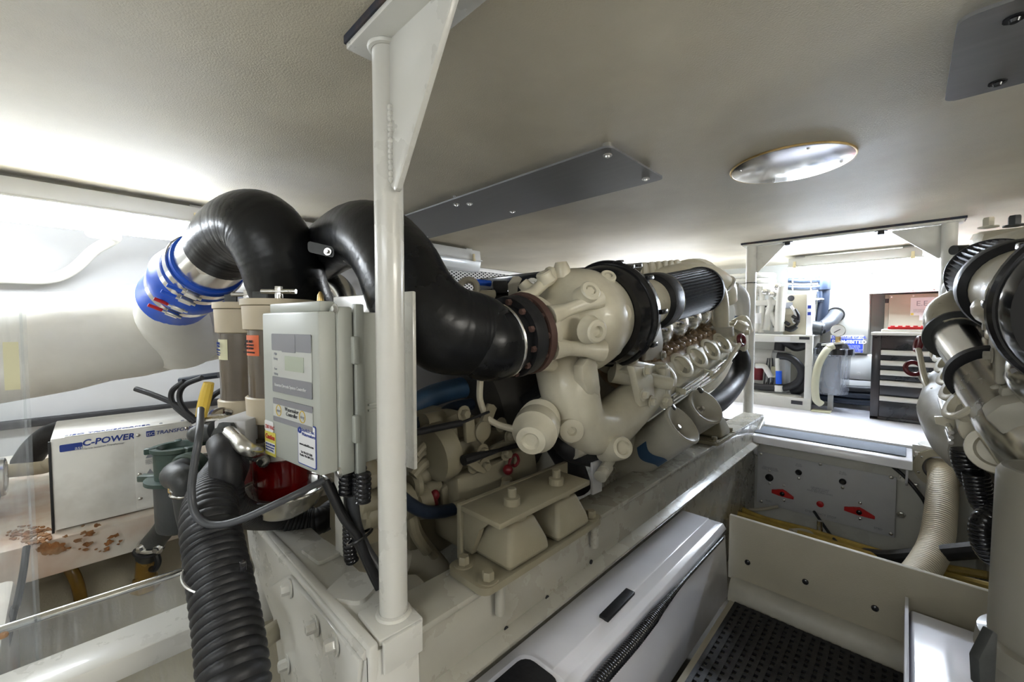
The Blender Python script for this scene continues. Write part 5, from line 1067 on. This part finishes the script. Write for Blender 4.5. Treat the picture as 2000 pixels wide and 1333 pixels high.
part(B().box(W(341, 956, d=1.26), (.03, .02, .022), rotz(44), .004), 'clamp_screw', 'brass', ss)
part(B().box(W(414, 920, d=1.5), (.012, .05, .14), rotz(-10), .002), 'bracket', 'white_paint', ss)
part(B().cyl(W(385, 905, d=1.45), W(412, 898, d=1.5), .02), 'bracket_stud', 'strainer_grey', ss)
# hose dropping into the hull fitting
hf = thing('seacock', W(285, 1130, d=1.65) + V((0, 0, -.02)), 'bronze seacock with a clamped hose on the hull', 'seacock')
part(B().tube([W(330, 1020, d=1.55), W(316, 1040, d=1.57), W(298, 1062, d=1.6), W(288, 1085, d=1.63)], .038, 16), 'hose', 'strainer_grey', hf)
part(B().torus(W(291, 1073, d=1.6), V((.3, 0, 1)), .04, .009, 26, 8), 'clamp', 'black_rubber', hf); part(B().torus(W(297, 1063, d=1.59), V((.4, 0, 1)), .04, .007, 26, 8), 'clamp', 'steel', hf)
for px in (277, 309): part(B().bolt(W(px, 1073, d=1.56), -_f0, .011, .014), 'clamp_screw', 'chrome', hf)
part(B().tube([W(289, 1080, d=1.64), W(286, 1100, d=1.65), W(284, 1125, d=1.66)], .034, 16), 'tailpiece', 'brown_tube', hf)
part(B().lathe(W(284, 1140, d=1.66), Z_, [(-.02, .05), (.0, .05), (.004, .04), (.03, .038)], 6), 'bronze_nut', 'brass', hf)
part(B().tube([W(304, 1080, d=1.6), W(309, 1098, d=1.6), W(303, 1112, d=1.6), W(296, 1112, d=1.62)], .011, 10), 'strap', 'black_rubber', hf)
# brown clear tube
solo(B().tube([W(-20, 1100, d=1.55), W(20, 1085, d=1.55), W(75, 1077, d=1.55), W(115, 1088, d=1.55), W(142, 1120, d=1.55), W(156, 1160, d=1.56), W(158, 1200, d=1.57)], .019, 14, 10), 'brown_hose', 'brown_tube', 'amber plastic hose arching over the rusty stringer', 'hose')
# ================================================================ CLEAR GUARD PANELS
e0, e1_ = W(20, 1226, x=-1.5), W(392, 1106, x=-1.5)
gp = thing('clear_guard', (e0 + e1_) / 2 + V((.2, 0, -.35)), 'scratched clear plastic guard sloping over the hull at lower left', 'guard')
u_ = (e1_ - e0).normalized(); dn = V((.72, 0, -.40))
s0, s1 = e0 - u_ * .02, e1_ + u_ * .03
part(B().prism([s0, s1, s1 + dn, s0 + dn], V((.004, 0, .008)), 0), 'sheet', 'acrylic', gp)
part(B().cyl(s0, s1, .011, n=14), 'rolled_edge', 'polished', gp)
part(B().prism([s0 + V((0, -.2, 0)), s0, s0 + dn, s0 + dn + V((0, -.2, 0))], V((0, 0, .02)), .003), 'end_flange', 'rusty_white', gp)
for t in (.03, .95): part(B().screw(s0.lerp(s1, t) + V((.03, 0, .0)), V((.4, 0, .9)), .009), 'screw', 'rust' if t < .5 else 'steel', gp)
vg = thing('clear_guard', (-1.48, -.5, -.85), 'upright clear plastic guard sheet at the left edge', 'guard')
part(B().bb(-1.486, -1.478, -1.0, -.105, -.86, .06, .001), 'sheet', 'acrylic', vg); part(B().bb(-1.488, -1.476, -.109, -.099, -.86, .06, .001), 'sheet_edge', 'acrylic', vg)
part(B().bb(-1.476, -1.4745, -.135, -.112, -.15, -.04), 'sticker', 'sticker_cream', vg)
solo(B().tube([W(52, 1068, d=1.28), W(45, 1120, d=1.24), W(33, 1180, d=1.2), W(28, 1190, d=1.2), W(12, 1260, d=1.16), W(-10, 1350, d=1.12)], .0085, 8), 'edge_trim', 'black_rubber', 'thin black rubber edge trim hanging at the lower left', 'trim strip')
# pale pipe seen behind the big hose
solo(B().tube([W(495, 1262, d=1.25), W(530, 1238, d=1.3), W(560, 1220, d=1.36)], .03, 14), 'pale_pipe', 'panel_cream', 'pale pipe passing behind the big ribbed hose', 'pipe')
solo(B().ball(W(512, 1165, d=1.75), (.1, .1, .14), 20, 14), 'lagged_bend', 'lagging', 'lagged pipe bend seen behind the cross beam', 'pipe')
# ================================================================ FORWARD COMPARTMENT
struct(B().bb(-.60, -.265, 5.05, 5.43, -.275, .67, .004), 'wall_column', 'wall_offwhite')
# sign on the column
sg = thing('oil_sign', (-.42, 5.045, -.27), 'blue and white oil discharge sign on the white column', 'sign')
a, c = W(1622, 655, y=5.049), W(1686, 690, y=5.049)
part(B().bb(a.x, c.x, 5.046, 5.05, c.z, a.z, .001), 'sign_board', 'sticker_white', sg)
hz = a.z - .032
part(B().bb(a.x + .004, c.x - .004, 5.0445, 5.046, c.z + .004, hz), 'blue_field', 'sign_blue', sg)
text('lettering', 'DISCHARGE OF OIL', .029, (a.x + .012, 5.0440, hz + .006), X_, Z_, 'sign_blue', sg, bold=.0005)
text('lettering', 'PROHIBITED', .046, (a.x + .012, 5.0440, hz - .044), X_, Z_, 'sticker_white', sg, bold=.001)
text('lettering', ['The Federal Water Pollution Control Act', 'prohibits the discharge of oil or oily waste', 'into or upon the navigable waters of the', 'United States or the waters of the contiguous', 'zone if such discharge causes a film or sheen', 'upon or discoloration of the surface of the', 'water or causes a sludge or emulsion'], .0125, (a.x + .012, 5.0440, hz - .068), X_, Z_, 'sticker_white', sg, spacing=.95)
for z0, z1, lab in ((-.52, -.29, 'upper white locker front beside the tool chest'), (-.74, -.53, 'lower white locker front beside the tool chest')):
    lk = thing('locker', (-.45, 5.2, z0), lab, 'locker', 'white lockers below the column'); part(B().bb(-.62, -.23, 5.06, 5.4, z0, z1, .008), 'body', 'wall_white', lk); part(B().lathe((-.32, 5.06, (z0 + z1) / 2 - .06), -Y_, [(0, .012), (.01, .012)], 12), 'latch', 'fixture_grey', lk)
# rounded white duct under the ceiling, right
ad = thing('air_duct', (.3, 5.2, .32), 'white rounded air duct under the ceiling above the grey cabinet', 'duct')
part(B().box((.22, 5.22, .395), (1.0, .36, .17), None, .055, 4), 'casing', 'wall_white', ad); part(B().bb(-.27, .72, 5.04, 5.10, .285, .32, .004), 'rail', 'fixture_grey', ad)
for x in (-.2, .02, .15): part(B().screw((x, 5.04, .302), -Y_, .01), 'screw', 'steel', ad)
# E.E.C. cabinet
ec = thing('electrical_cabinet', (.1, 5.35, -.05), 'beige metal cabinet with a white E.E.C. notice on its door', 'cabinet')
part(B().bb(-.165, .45, 5.30, 5.42, -.06, .285, .006), 'body', 'panel_cream', ec); dr_ = part(B().bb(-.135, .44, 5.28, 5.30, -.05, .28, .004), 'door', 'tan_plastic' if False else 'panel_cream', ec)
part(B().cyl((-.15, 5.29, .245), (-.15, 5.29, .205), .012), 'hinge', 'strainer_grey', dr_)
for x, z in ((-.12, .26), (.03, .265)): part(B().screw((x, 5.28, z), -Y_, .008), 'screw', 'steel', dr_)
a, c = W(1779, 582, y=5.279), W(1829, 616, y=5.279)
nt = part(B().bb(a.x, c.x, 5.277, 5.28, c.z, a.z), 'notice', 'sticker_white', dr_)
text('lettering', 'E.E.C.', .064, (a.x + .035, 5.2765, a.z - .075), X_, Z_, 'ink_grey', nt)
text('lettering', ['EMERGENCY EQUIPMENT CIRCUIT', 'PORT AND STARBOARD ENGINES', 'DO NOT SWITCH OFF UNDER WAY'], .011, (a.x + .02, 5.2765, a.z - .115), X_, Z_, 'ink_grey', nt)
part(B().bb(a.x + .003, a.x + .022, 5.2762, 5.277, c.z + .003, c.z + .022), 'yellow_mark', 'sticker_yellow', nt)
part(B().bb(a.x + .06, a.x + .13, 5.277, 5.2795, c.z - .045, c.z), 'tag', 'sticker_white', nt)
# ---------------------------------------------------------------- tool chest
tc_ = thing('tool_chest', (.06, 4.9, -.8), 'black rolling tool chest with cream drawer pulls', 'tool chest')
c0, c1, f_ = -.213, .36, 4.60
part(B().bb(c0, c1, f_ + .01, 5.05, -.795, -.09, .006), 'carcass', 'toolchest_black', tc_)
part(B().bb(c0 - .008, c1 + .008, f_ - .01, 5.06, -.09, -.065, .006), 'top', 'drawer_trim', tc_)
part(B().bb(c0, c0 + .055, f_, f_ + .02, -.795, -.09, .004), 'stile', 'toolchest_black', tc_)
zs = [-.09] + [W(1720, py, y=f_).z for py in (683, 703, 722, 742, 772)] + [-.775]
for i in range(6):
    k = part(B().bb(c0 + .058, c1 - .01, f_ - .002, f_ + .02, zs[i + 1] + .004, zs[i] - .004, .004), 'drawer', 'toolchest_black', tc_)
    if i > 0:
        zt = zs[i] - .004; part(B().prism([(c0 + .058, f_ - .002, zt), (c0 + .058, f_ - .022, zt - .004), (c0 + .058, f_ - .026, zt - .032), (c0 + .058, f_ - .012, zt - .042), (c0 + .058, f_ - .002, zt - .036)], (c1 - c0 - .07, 0, 0), .002), 'drawer_pull', 'drawer_trim', k)
part(B().bb(c0, c1, f_, f_ + .02, -.80, -.772, .003), 'plinth', 'toolchest_black', tc_)
tr = thing('tool_tray', (.1, 4.8, -.065), 'cream tray with a red lid on top of the tool chest', 'tray')
part(B().bb(-.16, .34, 4.62, 5.0, -.064, -.040, .006), 'tray', 'drawer_trim', tr); rb = B().bb(-.12, .33, 4.63, 4.99, -.040, -.018, .005)
for i in range(9): rb.box((-.09 + i * .045, 4.66, -.014), (.03, .05, .012), None, .005)
part(rb, 'red_lid', 'red_plastic', tr)
# ---------------------------------------------------------------- watermaker rack
rk = thing('watermaker_rack', (-1.05, 4.85, -.8), 'white steel rack of watermaker pumps and hoses', 'rack')
X0, X1, Ya, Yb_, Zt, Zm = -1.62, -.627, 4.64, 5.10, -.10, -.80
for x in (X0, X1 - .055):
    for y in (Ya, Yb_ - .05): part(B().bb(x, x + .055, y, y + .05, Zm, Zt, .004), 'upright', 'white_paint', rk)
for z in (Zm + .0, Zt - .07):
    part(B().bb(X0, X1, Ya - .003, Ya + .03, z, z + (.11 if z < -.5 else .07), .004), 'rail', 'white_paint', rk); part(B().bb(X0, X1, Yb_ - .03, Yb_, z, z + .07, .004), 'rail', 'white_paint', rk)
part(B().bb(X0 + .02, X1 - .01, Ya + .02, Yb_ - .02, Zt - .012, Zt, .002), 'top_tray', 'white_paint', rk)
part(B().bb(X0 + .02, X1 - .01, Ya + .02, Yb_ - .02, Zm + .09, Zm + .11, .002), 'bottom_tray', 'white_paint', rk)
part(B().bb(-.78, -.69, Ya - .006, Ya - .003, -.755, -.72), 'name_tag', 'ink_black', rk); part(B().bb(-.73, -.65, Ya - .006, Ya - .003, -.14, -.115), 'name_tag', 'ink_black', rk); part(B().bb(-.93, -.80, Ya - .006, Ya - .003, -.16, -.115), 'name_tag', 'sticker_white', rk)
def rp(px, py, y): return W(px, py, y=y)
# cabinet on the rack
a, c = rp(1531, 576, 4.78), rp(1574, 645, 4.78)
pc_ = part(B().bb(a.x, c.x, 4.78, 5.1, Zt, a.z, .006), 'power_cabinet', 'panel_cream', rk)
part(B().bb(c.x, c.x + .045, 4.77, 5.1, Zt, a.z + .01, .006), 'cabinet_side', 'gelcoat', rk)
part(B().lathe(rp(1545, 583, 4.78), -Y_, [(0, .028), (.006, .028)], 20), 'round_badge', 'ink_black', pc_)
part(B().plate(rp(1541, 597, 4.775), X_, Z_, .06, .06, .004), 'socket', 'ink_grey', pc_)
for py in (600, 613): part(B().plate(V((c.x + .024, 4.769, rp(1580, py, 4.77).z)), X_, Z_, .026, .03, .001), 'blue_label', 'sign_blue', pc_)
tb2 = [([(1545, 598), (1553, 612), (1552, 630), (1548, 622)], 'sticker_white', .012), ([(1553, 604), (1560, 618), (1556, 634), (1540, 642)], 'black_rubber', .012), ([(1530, 640), (1545, 645), (1556, 638)], 'black_rubber', .02)]
for pts, m, r in tb2: part(B().tube([rp(a_, b_, 4.74) for a_, b_ in pts], r, 10), 'hose', m, rk)
for px, py in ((1538, 632), (1552, 620), (1556, 628)): part(B().box(rp(px, py, 4.72), (.05, .04, .03), Matrix.Rotation(.7, 3, 'Y'), .006), 'connector', 'black_plastic', rk)
# membrane loops and white pipework on the left of the rack
for pts, r in (([(1474, 650), (1475, 600), (1478, 568), (1490, 566), (1503, 570), (1506, 588)], .02), ([(1486, 650), (1489, 600), (1488, 560)], .026), ([(1500, 600), (1508, 618), (1518, 636), (1528, 645)], .03), ([(1496, 645), (1500, 620), (1505, 600), (1504, 585)], .035), ([(1522, 648), (1523, 610), (1526, 575), (1528, 560)], .045), ([(1478, 648), (1480, 635), (1481, 620)], .03), ([(1468, 648), (1471, 610), (1474, 570)], .022)):
    part(B().tube([rp(a_, b_, 4.72) for a_, b_ in pts], r, 12), 'white_pipe', 'white_paint', rk)
part(B().box(rp(1501, 592, 4.72), (.26, .06, .055), None, .01), 'manifold', 'white_paint', rk)
part(B().box(rp(1503, 600, 4.76), (.12, .06, .05), None, .01), 'manifold', 'strainer_grey', rk)
part(B().cyl(rp(1481, 632, 4.7), rp(1481, 612, 4.7), .03), 'check_valve', 'sticker_white', rk)
for px, py in ((1494, 570), (1508, 575), (1518, 560)): part(B().ball(rp(px, py, 4.72), .035, 12, 8), 'fitting', 'polished', rk)
part(B().cyl(rp(1520, 640, 4.86), rp(1520, 600, 4.86), .05), 'accumulator', 'strainer_grey', rk)
# below the rack top: pump, filters, hoses
part(B().cyl(V((-1.55, 4.85, -.33)), V((-.98, 4.85, -.33)), .075, n=26), 'pump_motor', 'white_paint', rk)
part(B().box(V((-1.3, 4.85, -.24)), (.18, .12, .09), None, .02), 'terminal_box', 'fixture_grey', rk)
part(B().bb(-1.02, -.86, 4.8, 5.05, -.69, -.28, .01), 'pump_head', 'fixture_grey', rk)
part(B().tube([rp(1518, 695, 4.7), rp(1545, 700, 4.7), rp(1565, 722, 4.7), rp(1560, 745, 4.7), rp(1535, 757, 4.7), rp(1490, 757, 4.7), rp(1460, 752, 4.72)], .034, 14), 'black_hose', 'black_rubber', rk)
part(B().tube([rp(1522, 685, 4.78), rp(1525, 668, 4.78), rp(1540, 670, 4.78), rp(1555, 678, 4.78), rp(1574, 673, 4.78)], .045, 14), 'black_hose', 'black_rubber', rk)
part(B().tube([rp(1476, 715, 4.7), rp(1492, 716, 4.7), rp(1500, 727, 4.7), rp(1506, 737, 4.7)], .026, 12), 'white_pipe', 'white_paint', rk)
part(B().cyl(rp(1521, 750, 4.68), rp(1521, 725, 4.68), .026), 'blue_sleeve', 'blue_silicone', rk); part(B().cyl(rp(1519, 725, 4.68), rp(1518, 700, 4.68), .018), 'riser', 'white_paint', rk); part(B().cyl(rp(1521, 753, 4.68), rp(1521, 765, 4.68), .035), 'riser_base', 'white_paint', rk)
part(B().cyl(rp(1480, 742, 4.8), rp(1482, 718, 4.8), .045), 'red_canister', 'dark_red', rk)
part(B().box(rp(1512, 727, 4.75), (.05, .04, .11), None, .008), 'label_bottle', 'sticker_cream', rk)
for i in range(5): part(B().tube([rp(1492 + 4 * i, 755, 4.76), rp(1494 + 4 * i, 735, 4.76), rp(1500 + 2 * i, 700, 4.76)], .008, 8), 'thin_line', 'polished' if i % 2 else 'strainer_grey', rk)
part(B().box(rp(1500, 772, 4.72), (.55, .12, .06), None, .025, 3), 'skid_tray', 'white_paint', rk)
part(B().tube([rp(1545, 765, 4.8), rp(1560, 760, 4.8), rp(1572, 740, 4.8)], .05, 14), 'black_hose', 'black_rubber', rk)
# coil of white pipe under the ceiling
for i in range(4):
    z = .50 - i * .055
    solo(B().tube([V((-2.6, 4.7, z)), V((-1.6, 4.7, z)), V((-1.22, 4.70, z)), V((-1.05, 4.76, z)), V((-1.0, 4.88, z)), V((-1.08, 5.0, z)), V((-1.3, 5.04, z)), V((-2.6, 5.04, z))], .026, 12), 'white_pipe_coil', 'white_paint', ['topmost', 'second', 'third', 'lowest'][i] + ' turn of the white pipe coil under the ceiling behind the far left post', 'pipe', 'turns of the white pipe coil')
# blue-black hoses to the column
hs = thing('hose_manifold', rp(1607, 640, 5.0), 'dark blue hose manifold with clamps left of the white column', 'hose manifold')
for py in (548, 562):
    part(B().tube([rp(1540, py, 4.98), rp(1570, py + 1, 4.98), rp(1605, py - 1, 4.98)], .024, 12), 'branch_hose', 'blue_hose', hs); part(B().cyl(rp(1598, py, 4.98), rp(1612, py - 2, 4.98), .034), 'union', 'blue_hose', hs)
    for px in (1549, 1585): part(B().torus(rp(px, py + 1, 4.98), X_, .026, .007, 20, 6), 'hose_clamp', 'chrome', hs)
part(B().tube([rp(1611, 545, 5.0), rp(1610, 570, 5.0), rp(1607, 605, 5.0), rp(1602, 640, 5.0)], .046, 16), 'main_hose', 'blue_hose', hs)
part(B().cyl(rp(1612, 540, 4.98), rp(1611, 566, 4.98), .05), 'tee', 'blue_hose', hs)
part(B().torus(rp(1601, 585, 4.95), Z_, .03, .009, 20, 6), 'hose_clamp', 'chrome', hs); part(B().cyl(rp(1601, 570, 4.95), rp(1602, 590, 4.95), .022), 'drain_leg', 'blue_hose', hs)
eb = thing('elbow_pipe', rp(1600, 650, 4.9), 'grey pipe elbow entering the white column above the rack', 'pipe')
part(B().tube([rp(1572, 640, 4.85), rp(1590, 640, 4.87), rp(1605, 642, 4.9)], .062, 18), 'rubber_sleeve', 'strainer_grey', eb); part(B().tube([rp(1602, 642, 4.9), rp(1618, 632, 4.95), rp(1632, 615, 5.06)], [.06, .062, .065], 18), 'bend', 'grey_hose', eb)
part(B().torus(rp(1604, 642, 4.9), V((1, .2, 0)), .062, .008, 26, 6), 'clamp', 'black_plastic', eb)
part(B().torus(rp(1632, 615, 5.048), Y_, .066, .007, 26, 6), 'collar', 'black_plastic', eb)
# clear water filter with its gauge
wf = thing('water_filter', rp(1622, 790, 4.80), 'clear plastic water filter housing with a dark cap', 'filter')
wx = rp(1624, 720, 4.82).x; zt, zb = rp(1624, 692, 4.82).z, rp(1624, 770, 4.82).z
part(B().lathe((wx, 4.82, zb), Z_, [(0, .10), (.01, .125), (.03, .13), (zt - zb, .14)], 32), 'bowl', 'filter_clear', wf)
part(B().lathe((wx, 4.82, zb + .01), Z_, [(0, .07), (zt - zb - .03, .07)], 24), 'cartridge', 'ink_grey', wf)
part(B().lathe((wx, 4.82, zt), Z_, [(0, .155), (.05, .155), (.055, .13), (.10, .11), (.11, .05)], 32), 'cap', 'black_plastic', wf)
for i in range(8): an = i * math.pi / 4; part(B().box((wx + .155 * math.cos(an), 4.82 + .155 * math.sin(an), zt + .02), (.02, .02, .07), rotz(math.degrees(an)), .004), 'ring_lug', 'filter_clear', wf)
part(B().prism([rp(*q, 4.7) for q in ((1604, 672), (1648, 668), (1648, 672), (1604, 676))], (0, .2, 0), .003), 'bracket', 'fixture_grey', wf)
part(B().tube([rp(1622, 678, 4.68), rp(1612, 688, 4.64), rp(1598, 715, 4.6), rp(1592, 750, 4.58), rp(1594, 780, 4.58), rp(1604, 790, 4.6)], .03, 16), 'vinyl_hose', 'vinyl_tube', wf)
part(B().cyl(rp(1616, 680, 4.66), rp(1628, 676, 4.68), .03), 'elbow', 'vinyl_tube', wf)
part(B().bb(wx - .02, wx + .02, 4.8, 4.84, -.80, zb + .005, .003), 'stand', 'fixture_grey', wf)
gg = thing('pressure_gauge', rp(1637, 675, 4.75), 'round white pressure gauge above the clear water filter', 'gauge')
gc = rp(1637, 646, 4.72)
part(B().lathe(gc + Y_ * .03, -Y_, [(0, .05), (.035, .056), (.04, .056), (.042, .05)], 32), 'case', 'chrome', gg); part(B().lathe(gc - Y_ * .0125, -Y_, [(0, .05), (.001, .05)], 32), 'dial', 'gauge_face', gg)
part(B().box(gc + V((-.006, -.0145, -.004)), (.055, .002, .006), Matrix.Rotation(-.6, 3, 'Y'), 0), 'needle', 'ink_black', gg); part(B().cyl(gc + V((0, .01, -.05)), gc + V((0, .01, -.12)), .02), 'stem', 'brass', gg)
# low pipes on the deck between rack and tool chest
for i, z in enumerate((-.60, -.66, -.72)): solo(B().tube([V((-.66, 5.02, z)), V((-.4, 5.03, z - .01)), V((-.16, 5.02, z))], .032, 12), 'deck_hose', 'blue_hose' if i else 'black_rubber', ['upper black', 'middle dark blue', 'lower dark blue'][i] + ' hose lying under the white lockers', 'hose', 'hoses under the lockers')
solo(B().bb(-.62, -.48, 4.60, 4.72, -.799, -.79, .002), 'cardboard_scrap', 'sticker_cream', 'scrap of card on the deck beside the rack', 'card')
# ================================================================ FOREGROUND RIGHT: canister and looms
vc = W(2100, 960, d=.95); cn = thing('fuel_canister', (vc.x, vc.y, -1.14), 'tall grey canister standing at the right edge', 'canister')
zt = W(1990, 932, d=.95).z
part(B().lathe((vc.x, vc.y, zt), -Z_, [(.0, .0), (.02, .05), (.01, .085), (-.004, .10), (-.004, .112), (.01, .12), (.03, .121), (.42, .123), (.425, .14), (.47, .145), (.475, .12), (.76, .12)], 44), 'body', 'canister_taupe', cn)
part(B().prism([W(*q, d=.86) for q in ((1912, 1290), (1940, 1235), (1950, 1240), (1945, 1340), (1915, 1345))], _f0 * .02, .003), 'bracket', 'strainer_grey', cn)
lo = [([(1885, 878), (1888, 905), (1908, 945), (1935, 975), (1965, 1000)], 1.35, .034, 'upper black loom hanging from the right-hand engine'), ([(1905, 925), (1912, 960), (1925, 990), (1955, 1010), (1990, 1015)], 1.3, .03, 'middle black loom hanging from the right-hand engine'), ([(1955, 1000), (1925, 1020), (1922, 1050), (1935, 1080), (1960, 1100)], 1.25, .032, 'lowest black loom looping behind the grey canister')]
for pts, d_, r, lab in lo: solo(B().corr([W(a_, b_, d=d_) for a_, b_ in pts], r, .012, .08, 14), 'engine_loom', 'black_plastic', lab, 'hose', 'black looms on the right-hand engine')
